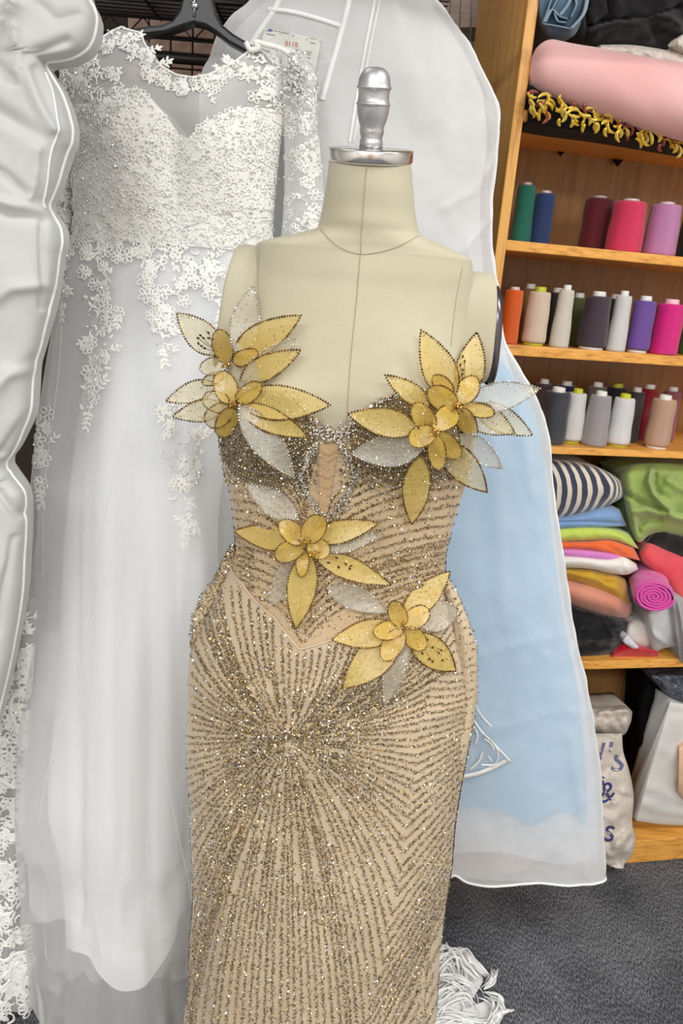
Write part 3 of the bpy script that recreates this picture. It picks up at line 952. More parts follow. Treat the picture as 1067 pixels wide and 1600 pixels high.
# black shawl over the shelf edge with sequin tassels
M_shawl = fabric('black_shawl', (20, 15, 18), (12, 9, 11), sheen=0.05)
shawl = cloth('fringed_shawl', [(826, 132), (870, 150), (950, 172), (1100, 212)], [(824, 191), (870, 200), (950, 211), (1100, 236)], -0.012, 0.012, 0.10, M_shawl,
      'black shawl with gold sequin tassels hanging over the shelf edge', 'shawl', noise_amp=0.003)
M_gold_sq = plain('iridescent_gold_sequin', (252, 208, 66), 0.3, 0.5, var=(255, 232, 120))
M_rose_sq = plain('rose_copper_sequin', (198, 116, 88), 0.25, 0.75, var=(170, 90, 110))
def tassels():
    xs = [834, 846, 858, 878, 898, 914, 932, 952, 966, 980, 1002, 1014, 1032, 1050, 1064, 1080]
    for i, x in enumerate(xs):
        y0 = 141 + (x - 826) * 0.26
        mb = MB()
        for j in range(7):
            px = x + random.uniform(-6, 6); py = y0 + 4 + 5.0 * j + random.uniform(-3, 3)
            L = random.uniform(13, 23); ang = random.uniform(0.9, 2.0) if j > 3 else random.uniform(-0.3, 2.9)
            cv = random.uniform(0.25, 0.7) * random.choice((-1, 1))
            s = np.linspace(-1, 1, 9)
            dx, dy = math.cos(ang), math.sin(ang)
            cx = px + s * L / 2 * dx - (s * s - 0.5) * L * cv * 0.5 * dy
            cy = py + s * L / 2 * dy + (s * s - 0.5) * L * cv * 0.5 * dx
            wd = 2.5 * np.sqrt(np.clip(1 - s * s, 0, 1)) + 0.35
            dd = -0.022 - random.uniform(0, 0.014) + 0.005 * s
            tx = np.gradient(cx); ty = np.gradient(cy); l = np.hypot(tx, ty)
            nx, ny = -ty / l, tx / l
            mb.grid(np.array([cabp(cx + nx * wd * a, cy + ny * wd * a, dd + b) for a, b in ((-1, 0), (0, -0.003), (1, 0.001))]), mi=0 if random.random() < 0.86 else 1)
        mb.build('tassel', [M_gold_sq, M_rose_sq], shawl)
tassels()
for x, y in ((876, 236), (965, 252)):
    mb = MB()
    A = [cabp(x - 8, y - 4, DEP - 0.03), cabp(x + 9, y - 2, DEP - 0.03), cabp(x, y + 8, DEP - 0.03)]
    A = np.array(A); B = A + EY * 0.004
    mb.add(np.vstack([A, B]), [(0, 1, 2), (5, 4, 3), (0, 3, 4, 1), (1, 4, 5, 2), (2, 5, 3, 0)])
    mb.build('corner', M_shawl, shawl, smooth=False)

# bottom compartment
M_bag = fabric('off_white_printed_plastic', (222, 212, 202), (206, 195, 184), rough=0.42, sheen=0.0, wst=0.05, fold=0.35, fold_scale=16, spec=0.5)
def store_bag():
    bagp = [([(918, 1142), (940, 1146), (965, 1150), (985, 1135)], -0.03, 4, 'c'), ([(925, 1118), (945, 1112), (975, 1106)], 0.012, 6), ([(935, 1205), (955, 1200), (975, 1190)], -0.012, 6, 'c'), ([(950, 1250), (965, 1242), (985, 1246)], -0.02, 5, 'c'), ([(952, 1255), (970, 1240), (984, 1238)], 0.012, 5),
            ([(945, 1320), (965, 1305), (985, 1288)], -0.02, 5, 'c'), ([(955, 1335), (972, 1312), (984, 1298)], 0.014, 5), ([(965, 1345), (975, 1325), (988, 1310)], -0.012, 4, 'c'), ([(972, 1190), (964, 1165)], -0.02, 6)]
    L = [(912, 1106), (905, 1200), (906, 1290), (935, 1352)]
    o = cloth('shopping_bag', [(900, 1112), (925, 1106), (955, 1104), (980, 1104), (988, 1112)],
              [(905, 1150), (925, 1148), (955, 1152), (975, 1148), (986, 1128)], 0.04, 0.05, 0.12, M_bag, None, ridges=[([(920, 1122), (945, 1112), (984, 1110)], 0.014, 6), ([(925, 1118), (946, 1120)], -0.02, 4, 'c')], noise_amp=0.008, noise_px=14, side=0.04)
    o.name = 'shopping_bag'
    tag(o, 'off white plastic bag with dark blue lettering slumped over the bottom shelf', 'bag')
    # body, drawn as a loft of its own left and right edges, sagging out over the kick board
    rows = []
    edge = smooth_poly([(890, 972, 1146), (896, 974, 1175), (900, 982, 1200), (905, 990, 1245), (910, 988, 1288), (915, 993, 1312), (925, 988, 1334), (945, 976, 1350), (962, 974, 1357)], 60)
    t = np.linspace(0, 2 * np.pi, 48, endpoint=False)
    for xl, xr, y in edge:
        uc, ap = (xl + xr) / 2, (xr - xl) / 2
        px = uc - ap * np.cos(t)
        front = np.clip(np.sin(t), 0, 1) ** 0.8
        d = 0.045 - 0.085 * (y - 1146) / 211 - 0.050 * front * min(1, (1362 - y) / 40) + 0.05 * np.clip(-np.sin(t), 0, 1) * min(1, (1362 - y) / 60)
        py = np.full_like(px, y)
        d = d - ridge_sum(px, py, bagp) * front + 0.010 * fbm(px / 16, py / 16, 4) * front
        rows.append(cabp(px, py, np.minimum(d, 0.12)))
    mb = MB(); mb.grid(np.array(rows), close_u=True)
    body = mb.build('bag_body', M_bag, o)
    return o, body
shop_bag, bag_body = store_bag()
def text_mesh(txt, extrude=0.0):
    c = bpy.data.curves.new('t', 'FONT'); c.body = txt; c.extrude = extrude; c.resolution_u = 3
    o = bpy.data.objects.new('t', c); COL.objects.link(o)
    bpy.context.view_layer.update()
    me = bpy.data.meshes.new_from_object(o.evaluated_get(bpy.context.evaluated_depsgraph_get()))
    V = np.array([v.co for v in me.vertices]); F = [tuple(p.vertices) for p in me.polygons]
    bpy.data.objects.remove(o); bpy.data.curves.remove(c); bpy.data.meshes.remove(me)
    return V, F
from mathutils.bvhtree import BVHTree
def letters(txt, x, y, hpx, slant, m, host, name='lettering', wide=1.0, parent=None, lift=0.0025, rot=0.0):
    """flat print laid onto a surface: (x, y) is where the text's lower left is seen"""
    V, F = text_mesh(txt)
    k = hpx / 0.70
    vx, vy = V[:, 0] * k * wide, V[:, 1] * k
    c, s = math.cos(rot), math.sin(rot)
    px = x + vx * c + vy * (slant * c + s); py = y + vx * s - vy * c
    me = host.data
    bvh = BVHTree.FromPolygons([tuple(v.co) for v in me.vertices], [tuple(p.vertices) for p in me.polygons])
    P = []
    for a, b in zip(px, py):
        d = Vector(ray(a, b)).normalized()
        h = bvh.ray_cast(Vector(EYE), d)
        P.append(np.array(h[0] - d * lift) if h[0] is not None else np.array([np.nan] * 3))
    P = np.array(P)
    okv = ~np.isnan(P[:, 0])
    F = [f for f in F if all(okv[i] for i in f)]
    P[~okv] = P[okv].mean(0) if okv.any() else 0
    mb = MB(); mb.add(P, F)
    return mb.build(name, m, parent, smooth=False)
M_ink = plain('navy_print', (52, 62, 120), 0.5)
M_ink2 = plain('faded_navy_print', (112, 112, 146), 0.5)
letters("l's", 928, 1203, 44, 0.16, M_ink2, bag_body, parent=shop_bag, wide=0.95, rot=0.05)
letters("&", 933, 1254, 34, 0.10, M_ink, bag_body, parent=shop_bag, wide=0.9, rot=0.05)
letters("'s", 930, 1226, 20, 0.10, M_ink, bag_body, parent=shop_bag, wide=0.9, rot=0.05)
letters("'s", 932, 1314, 38, 0.10, M_ink, bag_body, parent=shop_bag, wide=0.9, rot=0.05)

cloth('bin_bag', [(1000, 1054), (1030, 1050), (1070, 1050), (1110, 1050)], [(984, 1284), (1010, 1286), (1060, 1288), (1110, 1290)], 0.09, 0.05, 0.12, fabric('matt_black_plastic', (10, 10, 11), (6, 6, 7), rough=0.7, sheen=0, spec=0.1),
      'black sack standing at the back of the bottom compartment', 'sack', noise_amp=0.01, side_l=0.03)
tote = cloth('tote_bag', [(1047, 1096), (1070, 1100), (1090, 1104), (1120, 1110)], [(994, 1283), (1030, 1288), (1067, 1290), (1120, 1292)], 0.012, 0.022, 0.09, fabric('white_canvas', (222, 220, 216), (208, 206, 202), wst=0.3),
      'white canvas tote bag leaning on the bottom shelf', 'bag', ridges=[([(1045, 1110), (1070, 1116), (1100, 1120)], -0.006, 3, 'c'), ([(1012, 1230), (1040, 1240), (1067, 1250)], 0.006, 5), ([(1004, 1255), (1035, 1268), (1067, 1272)], 0.006, 5), ([(1030, 1170), (1060, 1178), (1080, 1175)], 0.005, 8), ([(1000, 1272), (1030, 1278), (1067, 1280)], -0.005, 4, 'c')], noise_amp=0.005, noise_px=30, ns=50, nt=40, expo=0.3)
cloth('wrapped_parcel', [(1061, 1166), (1075, 1160), (1090, 1160), (1110, 1160)], [(1060, 1240), (1070, 1252), (1090, 1256), (1110, 1256)], -0.015, 0.02, 0.03, plain('kraft_peach_paper', (226, 190, 160), 0.6),
      'peach paper parcel cut by the frame against the tote', 'parcel')
cloth('plastic_sheet', [(1018, 1053), (1040, 1050), (1070, 1048), (1110, 1048)], [(1020, 1062), (1038, 1082), (1056, 1098), (1110, 1112)], 0.03, 0.04, 0.10, fabric('smoky_clear_plastic', (92, 98, 110), (70, 76, 88), rough=0.18, sheen=0, wst=0.0, fold=1.0, fold_scale=30, spec=0.8),
      'smoky grey plastic packaging stuffed under the shelf board', 'plastic', ridges=[([(1030, 1060), (1050, 1085)], 0.01, 4), ([(1055, 1060), (1067, 1080)], 0.012, 4, 'c')], noise_amp=0.01, noise_px=12)
# ================================================================ DRESS FORM
FY = 1.05
M_linen = fabric('natural_linen', (194, 188, 165), (186, 179, 155), rough=0.9, sheen=0.15, weave=1100, wst=0.35, var=9)
M_seam = plain('seam_line', (176, 164, 136), 0.9)  # seam lines a little darker than the linen
M_cast = plain('cast_aluminium', (204, 204, 206), 0.42, 0.8, bumps=(160, 0.25, 0.002), var=(180, 180, 183))
M_steel = plain('polished_steel', (226, 224, 222), 0.22, 1.0)
M_dark_steel = plain('dark_steel_plate', (104, 98, 104), 0.25, 0.9)

def bust(t, u, w):
    f = np.clip(np.sin(t), 0, 1)
    g = 0
    for uc, wc, su, sw, a in ((438, 668, 62, 60, 0.030), (650, 672, 62, 60, 0.030)):
        dw = w - wc
        sw2 = np.where(dw > 0, sw * 0.85, sw * 1.5)
        g = g + a * np.exp(-((u - uc) / su) ** 2 - (dw / sw2) ** 2)
    return g * f

BODY = [  # w, uL, uR, front, back, Y
    (252, 514.5, 642, .046, .047, FY - .050), (270, 512.5, 643.5, .0475, .048, FY - .047), (300, 509, 646, .051, .053, FY - .042), (330, 504, 649, .055, .057, FY - .034),
    (352, 499.5, 653, .060, .061, FY - .028), (362, 496, 658, .062, .062, FY - .024), (369, 482, 675, .064, .064, FY - .021), (380, 443, 708, .068, .066, FY - .016),
    (389, 412, 730, .072, .068, FY - .011), (394, 403, 736.5, .075, .070, FY - .008), (400, 401, 737.5, .077, .071, FY - .006), (425, 399, 738, .082, .078, FY - .003), (450, 394, 737, .086, .085, FY),
    (480, 388, 735, .090, .092, FY), (520, 378, 735, .095, .098, FY), (570, 362, 735, .098, .1, FY), (620, 350, 735, .0995, .1, FY),
    (660, 346, 735, .100, .098, FY), (700, 349, 732, .099, .094, FY), (740, 357, 722, .097, .09, FY), (780, 365, 709, .094, .085, FY),
    (820, 371, 698, .091, .082, FY), (860, 374, 690, .089, .082, FY), (885, 370, 690, .089, .086, FY), (910, 360, 696, .091, .092, FY),
    (940, 344, 705, .095, .1, FY), (980, 326, 716, .101, .108, FY), (1020, 312, 724, .106, .114, FY), (1060, 305, 728, .109, .118, FY),
    (1100, 303, 727, .111, .12, FY), (1150, 302, 722, .112, .12, FY), (1200, 302, 714, .113, .118, FY), (1250, 305, 706, .113, .116, FY),
    (1300, 308, 699, .113, .114, FY), (1400, 311, 685, .115, .114, FY), (1500, 307, 676, .118, .116, FY), (1600, 300, 668, .124, .125, FY),
    (1738, 285, 662, .135, .15, FY)]
def form_disp(t, u, w):
    return bust(t, u, w) - 0.007 * np.clip((w - 600) / 60, 0, 1)
form_s = Surf(BODY, 0.92, form_disp)

base_c = at(575, 1738, FY)
form = thing('dress_form', (float(at(545, 900, FY)[0]), FY, 0), 'beige linen dressmaking form with grey metal finial wearing the gold gown', 'dress form')
mb = MB(); form_s.between(mb, 252, 372, nt=144, nw=60); form_s.between(mb, 372, 402, nt=144, nw=40); form_s.between(mb, 402, 1010, nt=144, nw=120); form_s.cap(mb, 252, 144); form_s.cap(mb, 1010, 120)
torso = mb.build('torso', M_linen, form)
# tilted cap and finial
Pb = form_s.P(np.linspace(0, 2 * np.pi, 64, endpoint=False), np.full(64, 252.0)).mean(0)
tilt = R(11.5)
def finial_axis():
    L = 0.16
    for _ in range(6):
        T = at(586.5, 104.5, Pb[1] - L * math.sin(tilt))
        L = np.linalg.norm(T - Pb)
    return (T - Pb) / L, L
AXF, LF = finial_axis()
lf = LF  # from neck top to the finial tip
mb = MB()
rd = 66.5 * mpp(Pb)
hd = lf * 21 / 149.0
lathe(mb, [(rd * 0.97, -0.001), (rd, 0.0012), (rd, hd - 0.0012), (rd * 0.985, hd), (rd * 0.5, hd + 0.0004)], Pb, AXF, 72)
mb.build('neck_cap', M_steel, form)
mb = MB()
px = lf / 149.0
prof = [(21, 20.5), (21, 33), (20.2, 34.2), (19.2, 38), (19.5, 41), (21.4, 45), (21.8, 51), (21.2, 53), (22, 58), (25.5, 67), (28.2, 79), (28.8, 87), (29.2, 90), (30.4, 91.2), (30.4, 93.2), (28.7, 94.5), (27.4, 99), (27.2, 106), (28, 113), (28.8, 115), (30.6, 116.6), (30.6, 118.6), (28.8, 120.2), (28.4, 124), (27.2, 131), (24.5, 138), (20.5, 143.5), (15, 147.4), (9, 149), (8, 148.4)]
lathe(mb, [(r * px, h * px) for r, h in prof], Pb, AXF, 56)
mb.build('finial', M_cast, form)

# short arm stubs closed by steel plates
def stub(name, pin, pout, hz_in, hz_out, hy, m, slant=0.0):
    """an oval stub running sideways from pin to pout"""
    mb = MB()
    a = np.linspace(0, 2 * np.pi, 56, endpoint=False)
    A, B = np.asarray(pin, float), np.asarray(pout, float)
    rows = []
    for q in list(np.linspace(0, 0.94, 8)) + [0.97, 0.99, 1.0]:
        e = 1.0 if q < 0.94 else 1 - 0.35 * ((q - 0.94) / 0.06) ** 2 * 0.25
        c = A + (B - A) * q
        hz = hz_in + (hz_out - hz_in) * q
        sgn = np.sign(np.cos(a)); rows.append(c + np.stack([-np.sign(B[0] - A[0]) * q * abs(slant) * (np.cos(a) * 1.0), hy * e * np.sin(a), hz * e * np.abs(np.cos(a)) ** 0.8 * sgn], -1))
    mb.grid(np.array(rows), close_u=True)
    mb.add(np.vstack([rows[-1], [B]]), [(i, (i + 1) % 56, 56) for i in range(56)])
    return mb.build(name, m, form), rows[-1]
def plate(rim, out, m, thick=0.008):
    c = rim.mean(0); mb = MB()
    o = np.asarray(out, float)
    rows = [c + (rim - c) * 1.0, c + (rim - c) * 1.02 + o * thick * 0.2, c + (rim - c) * 1.0 + o * thick * 0.8, c + (rim - c) * 0.9 + o * thick * 1.1, c + (rim - c) * 0.4 + o * thick * 1.3]
    mb.grid(np.array(rows), close_u=True)
    mb.add(np.vstack([rows[-1], [c + o * thick * 1.3]]), [(i, (i + 1) % len(rim), len(rim)) for i in range(len(rim))])
    return mb.build('arm_plate', m, form)
_, rim = stub('arm_stub', at(700, 512, FY + .012), at(766, 514, FY + .012), 0.074, 0.072, 0.046, M_linen, -0.004)
plate(rim + np.array([0.0005, 0.004, -0.010]), (1, 0.1, 0), M_dark_steel, 0.009)
_, rim = stub('arm_stub', at(430, 472, FY + .012), at(353, 476, FY + .012), 0.070, 0.078, 0.046, M_linen, -0.012)
plate(rim * 1.0 + np.array([0.0005, 0.004, -0.012]), (-1, 0.1, 0), M_dark_steel, 0.003)

def seam(host, pts, r=0.0005, name='seam'):
    q = smooth_poly(pts, 40)
    P = host.hit(q[:, 0], q[:, 1], 0.0004)
    mb = MB(); tube(mb, P, r, 5)
    return mb.build(name, M_seam, form)
seam(form_s, [(572.5, 262), (569, 310), (565, 362), (563.5, 397)])
seam(form_s, [(563, 398), (556, 480), (548, 560), (541, 668)])
seam(form_s, [(501, 358), (515, 374), (538, 390), (563, 397), (592, 394), (625, 384), (652, 369)], 0.0006)
seam(form_s, [(405, 386), (404, 430), (403, 500)], 0.0005)
seam(form_s, [(722, 416), (712, 470), (704, 540)], 0.0005)
# stand
mb = MB(); lathe(mb, [(0.017, 0.03), (0.017, 0.78)], (base_c[0], FY, 0), sides=20); mb.build('pole', M_cast, form)
mb = MB(); lathe(mb, [(0.12, 0.0), (0.125, 0.01), (0.1, 0.022), (0.03, 0.035)], (base_c[0], FY, 0), sides=40); mb.build('base', M_cast, form)

# ================================================================ GOLD GOWN
M_satin = fabric('champagne_satin_mesh', (205, 186, 157), (190, 170, 141), rough=0.55, sheen=0.3, weave=1500, wst=0.2, spec=0.35)
M_nude = fabric('nude_mesh', (190, 160, 122), (176, 146, 108), rough=0.7, weave=1500, wst=0.2)
M_bodice = fabric('tan_mesh_bodice', (200, 177, 144), (184, 160, 126), rough=0.7, weave=1500, wst=0.2)
M_cup = fabric('olive_brown_cup_mesh', (128, 112, 84), (104, 90, 64), rough=0.7, weave=1500, wst=0.2)
M_gl_d = plain('bronze_glitter', (134, 112, 76), 0.42, 0.7, var=(100, 82, 54))
M_gl_g = plain('gold_glitter', (206, 176, 116), 0.28, 0.85)
M_gl_s = plain('silver_glitter', (244, 240, 234), 0.20, 0.9)
M_bd_b = plain('bronze_bead', (132, 98, 50), 0.25, 0.75, var=(100, 74, 38))
M_bd_s = plain('silver_bead', (218, 212, 202), 0.18, 0.8, var=(186, 178, 166))
M_bd_g = plain('gold_bead', (202, 158, 74), 0.22, 0.8)
GL = [M_gl_d, M_gl_g, M_gl_s]

def gown_disp(t, u, w):
    f = np.clip(np.sin(t), 0, 1)
    g = bust(t, u, w)
    # soft horizontal drag folds below the hip line and upright waves towards the hem
    g = g + f * 0.0022 * np.exp(-((w - 1045) / 50) ** 2) * np.sin((w + 0.18 * (u - 480)) / 9.5 + 1.2 * vnoise(u / 70, w / 50, 3))
    g = g + 0.006 * np.clip((w - 1250) / 350, 0, 1) * np.sin(t * 9 + 0.4) + 0.003 * vnoise(u / 50, w / 70, 12) * np.clip((w - 900) / 100, 0, 1)
    return g
gown_s = Surf(BODY, 0.92, gown_disp)
gown = thing('evening_gown', (float(at(545, 900, FY)[0]), FY - 0.001, 0), 'strapless champagne gown with gold glitter lines and gold organza flowers', 'gown')

NECKLINE = [(340, 668), (352, 640), (380, 622), (430, 612), (470, 622), (492, 648), (510, 664), (530, 668), (546, 658), (566, 636), (598, 618), (640, 606), (690, 610), (722, 630), (736, 662)]
rim_n = gown_s.rim(NECKLINE)
HEM_B = [(366, 880), (385, 910), (405, 938), (432, 962), (470, 1012), (520, 996), (580, 985), (640, 960), (680, 930), (700, 905)]
rim_h = gown_s.rim(HEM_B)
rim_h2 = lambda t: rim_h(t) + 34
mb = MB(); gown_s.between(mb, rim_n, rim_h2, nt=180, nw=120, h=0.004)
bodice = mb.build('bodice', M_bodice, gown)
mb = MB(); gown_s.between(mb, rim_h, 1737, nt=220, nw=220, h=0.0065)
skirt = mb.build('skirt', M_satin, gown)
# top edge roll of the skirt
tt = np.linspace(0.15, np.pi - 0.15, 90)
mb = MB(); tube(mb, gown_s.P(tt, rim_h(tt), 0.007), 0.0016, 6); mb.build('skirt_edge', M_satin, gown)

SK = MB()
def glitter(polys, step=1.5, jit=1.3, size=0.0014, h=0.0078, mix=(0.62, 0.26, 0.12), tilt=0.55, mb=None, surf=None):
    pts = np.concatenate([resample(p, step) for p in polys])
    pts = pts + RNG.normal(size=pts.shape) * jit
    sf = surf or gown_s
    P = sf.hit(pts[:, 0], pts[:, 1], h)
    n = sf.hit(pts[:, 0], pts[:, 1], h + 0.01) - P
    n /= np.linalg.norm(n, axis=1)[:, None]
    flakes(SK if mb is None else mb, P, size, tilt, n, mix)

C0 = np.array([452.0, 1150.0])
lines = []
seam_c = lambda y: np.interp(y, [1030, 1059, 1108, 1239, 1374, 1500, 1590, 1700], [678, 671, 655, 640, 620, 595, 572, 545])
rj = lambda a: random.uniform(-a, a)
# a fan of lines from the burst: ends along the left edge, the hem and the chevron seam, about 13 px apart
def fan_ctl(E):
    d = np.asarray(E, float) - C0
    v = abs(d[1]) / (np.hypot(*d) + 1e-9)
    if d[1] >= 0:
        return C0 + d * np.array([0.52 + 0.44 * v ** 3, 0.44])
    return C0 + d * np.array([0.62 + 0.36 * v ** 2, 0.40])
STARTS = (0.05, 0.30, 0.16, 0.42)
nline = 0
def add_fan(E):
    global nline
    E = np.asarray(E, float) + np.array([rj(1.5), rj(1.5)])
    c = fan_ctl(E)
    s0 = STARTS[nline % 4] + rj(0.03); nline += 1
    p = bez(C0, c, E, 40)
    lines.append(p[int(s0 * 39):])
def edge_walk(start, stop, xof, gap):
    y = start; sgn = 1 if stop > start else -1
    out = []
    while (stop - y) * sgn > 0:
        E = np.array([xof(y), y]); d = E - fan_ctl(E)
        out.append(y)
        y += sgn * gap / max(0.34, abs(d[0]) / np.hypot(*d))
    return out
for y in edge_walk(1150, 1738, lambda q: 298.0, 12.5): add_fan((298.0, y))
for y in edge_walk(1138, 915, lambda q: 306 + max(0, 1000 - q) * 0.55, 12.5): add_fan((306 + max(0, 1000 - y) * 0.55, y))
for y in (1018, 992, 970, 950, 932): add_fan((312 + (1018 - y) * 0.30, y - 6))
for y in (1032, 1014, 996, 978, 960, 942): add_fan((704, y))
for xb in np.arange(300, 540, 12.5): add_fan((xb, 1740.0))
ys_r = edge_walk(1125, 1738, lambda q: float(seam_c(q)), 12.5)
ys_r2 = edge_walk(1113, 1040, lambda q: float(seam_c(q)), 12.5)
for y in ys_r + ys_r2: add_fan((float(seam_c(y)), y))
for xt in np.arange(330, 690, 12.5):
    yt = 905 + (420 - xt) * 0.2 if xt < 420 else 962 + 0.0006 * (xt - 470) ** 2 - (20 if xt > 560 else 0)
    add_fan((xt, yt))
# beyond the chevron seam the lines turn up to the right edge
y = 1046.0
while y < 1745:
    xs = float(seam_c(y)); e = np.array([xs, y])
    slope = float(np.interp(y, [1050, 1108, 1239, 1374, 1500, 1700], [0.05, 0.2, 0.85, 1.35, 1.7, 2.0]))
    r2 = np.array([745.0, y - slope * (745.0 - xs)])
    lines.append(bez(e, (e + r2) / 2 + np.array([0, 10]), r2))
    y += 12.5 * math.hypot(1, slope) * (1.15 if slope > 1 else 1)
for xb in np.arange(552, 690, 12.0):
    lines.append(bez((xb, 1738), (xb + 30, 1660), (xb + 95, 1520)))
def below_hem(p):
    hx = np.interp(p[:, 0], [q[0] for q in HEM_B], [q[1] for q in HEM_B])
    return p[p[:, 1] > hx + 4]
ok = [below_hem(p) for p in lines]
ok = [p for p in ok if len(p) > 2]
glitter(ok, 0.62, 1.25, 0.00095, 0.0080, (0.56, 0.29, 0.15))
glitter(ok, 4.0, 2.0, 0.00110, 0.0088, (0.1, 0.45, 0.45), 0.7)
# dust between the lines near the burst and down the middle
pts = RNG.normal(size=(900, 2)) * np.array([60, 80]) + np.array([452, 1190])
pts = np.vstack([pts, np.stack([RNG.uniform(310, 660, 2200), RNG.uniform(1200, 1640, 2200)], 1)])
glitter([p[None].repeat(2, 0) for p in pts[:1]], 1)
P = gown_s.hit(pts[:, 0], pts[:, 1], 0.0082); flakes(SK, P, 0.0011, 0.7, (0, -1, 0), (0.6, 0.25, 0.15))
stuff(SK.build('skirt_glitter', GL, gown, smooth=False))

# bodice lines: fountain from the centre seam out to the sides
SK = MB()
bl = []
for i, y in enumerate(np.arange(1000, 690, -13.0)):
    for sd in (1, -1):
        x0 = 474 + sd * 3 + (1000 - y) * 0.05
        xe = 712 if sd > 0 else 355
        lift = 95 + (1000 - y) * 0.12
        e = np.array([xe, y - lift + (0 if sd > 0 else 22)])
        bl.append(bez((x0, y), (x0 + (xe - x0) * 0.22, y - lift * 0.85), e))
for y in np.arange(1000, 900, -9.0):
    bl.append(bez((560, y - 20), (640, y - 50), (712, y - 62)))
    bl.append(bez((400, y - 40), (372, y - 60), (352, y - 66)))
def in_bodice(p):
    hx = np.interp(p[:, 0], [q[0] for q in HEM_B], [q[1] for q in HEM_B])
    nx = np.interp(p[:, 0], [q[0] for q in NECKLINE], [q[1] for q in NECKLINE])
    key = (np.abs(p[:, 0] - 514) < 30) & (p[:, 1] < 806)
    return p[(p[:, 1] < hx) & (p[:, 1] > nx + 60) & ~key]
okb = [q for q in (in_bodice(p) for p in bl) if len(q) > 2]
glitter(okb, 0.75, 1.2, 0.00095, 0.0055, (0.54, 0.28, 0.18))
pts = np.stack([RNG.uniform(372, 700, 1900), RNG.uniform(700, 1000, 1900)], 1)
pts = in_bodice(pts)
flakes(SK, gown_s.hit(pts[:, 0], pts[:, 1], 0.0055), 0.0010, 0.7, (0, -1, 0), (0.55, 0.25, 0.2))
stuff(SK.build('bodice_glitter', GL, gown, smooth=False))

# cups, keyhole panel, bead bands and swags
def patch(name, top, bot, m, h, ns=40, nt=24, parent=gown):
    a, b = smooth_poly(top, ns), smooth_poly(bot, ns)
    k = np.linspace(0, 1, nt)[:, None, None]
    Q = a[None] * (1 - k) + b[None] * k
    mb = MB(); P = gown_s.hit(Q[..., 0].ravel(), Q[..., 1].ravel(), h).reshape(nt, ns, 3); mb.grid(P)
    return mb.build(name, m, parent)
patch('cup', [(344, 668), (400, 618), (462, 622), (498, 690)], [(350, 712), (380, 748), (440, 762), (496, 720)], M_cup, 0.0062)
patch('cup', [(546, 660), (600, 620), (660, 608), (733, 656)], [(548, 712), (600, 752), (660, 758), (728, 706)], M_cup, 0.0062)
patch('keyhole_panel', [(500, 690), (515, 694), (530, 690)], [(500, 796), (506, 806), (513, 796)], M_nude, 0.0064)
BS = MB()
def swag(poly, step=3.4, r=0.00135, mi=0, jit=0.25, h=0.0085, n=1, spread=0):
    q = smooth_poly(poly, 40)
    for k in range(n):
        p = resample(q, step) + RNG.normal(size=(1, 2)) * 0 + RNG.normal(size=(len(resample(q, step)), 2)) * (jit + spread)
        beads(BS, gown_s.hit(p[:, 0], p[:, 1], h), r, mi)
swag([(498, 688), (484, 716), (474, 745), (484, 775), (506, 806)], 2.6, 0.00135, 0, n=4, spread=2.6)
swag([(530, 688), (545, 715), (552, 742), (540, 775), (512, 808)], 2.6, 0.00135, 0, n=4, spread=2.6)
swag([(492, 664), (510, 676), (530, 680), (548, 664)], 2.2, 0.00145, 0, n=7, spread=6)
swag([(545, 712), (548, 745), (538, 790), (525, 812)], 2.8, 0.0013, 0, n=2, spread=2)
swag([(488, 700), (476, 730), (466, 760)], 2.8, 0.0013, 0, n=2, spread=2.4)
for y in (704, 714, 726, 740, 756, 768, 782):
    swag([(498 - (y - 704) * 0.12, y - 8), (514 - (y - 704) * 0.03, y + 5), (531 - (y - 704) * 0.02, y - 8)], 5.0, 0.0011)
for i in range(9):
    y = 660 + i * 11
    swag([(346 + i * 1.2, y - 6), (385 + i * 3, y + 14 + i), (430 + i * 2, y + 16 + i), (482, y + (4 - i * 3))], 4.2, 0.00125, 0)
    if i < 8:
        swag([(556, y + 10 - i * 1), (600, y + 24 + i), (660, y + 18 + i), (724 - i * 1.5, y - 6)], 4.2, 0.00125, 0)
nl = smooth_poly(NECKLINE, 120)
swag(nl + np.array([0, 4]), 2.6, 0.0013, 0, n=3, spread=2.2)
stuff(BS.build('bead_strings', [M_bd_s, M_bd_b], gown, smooth=False))
SK = MB()
pts = np.stack([RNG.uniform(348, 732, 5200), RNG.uniform(610, 760, 5200)], 1)
nx = np.interp(pts[:, 0], [q[0] for q in NECKLINE], [q[1] for q in NECKLINE])
pts = pts[(pts[:, 1] > nx + 3) & ~((np.abs(pts[:, 0] - 514) < 17) & (pts[:, 1] > 692))]
flakes(SK, gown_s.hit(pts[:, 0], pts[:, 1], 0.0072), 0.0010, 0.7, (0, -1, 0), (0.5, 0.25, 0.25))
ln = []
for x in np.arange(354, 495, 8.5): ln.append(np.array([(x, 632), (x + (x - 425) * -0.05, 745)]))
for x in np.arange(552, 730, 8.5): ln.append(np.array([(x, 625), (x + (x - 640) * -0.05, 745)]))
ln = [q[q[:, 1] > np.interp(q[:, 0], [v[0] for v in NECKLINE], [v[1] for v in NECKLINE]) + 5] for q in (resample(p, 3) for p in ln)]
ln = [q for q in ln if len(q) > 2]
glitter(ln, 1.6, 0.8, 0.0012, 0.0072, (0.85, 0.1, 0.05))
stuff(SK.build('cup_glitter', GL, gown, smooth=False))

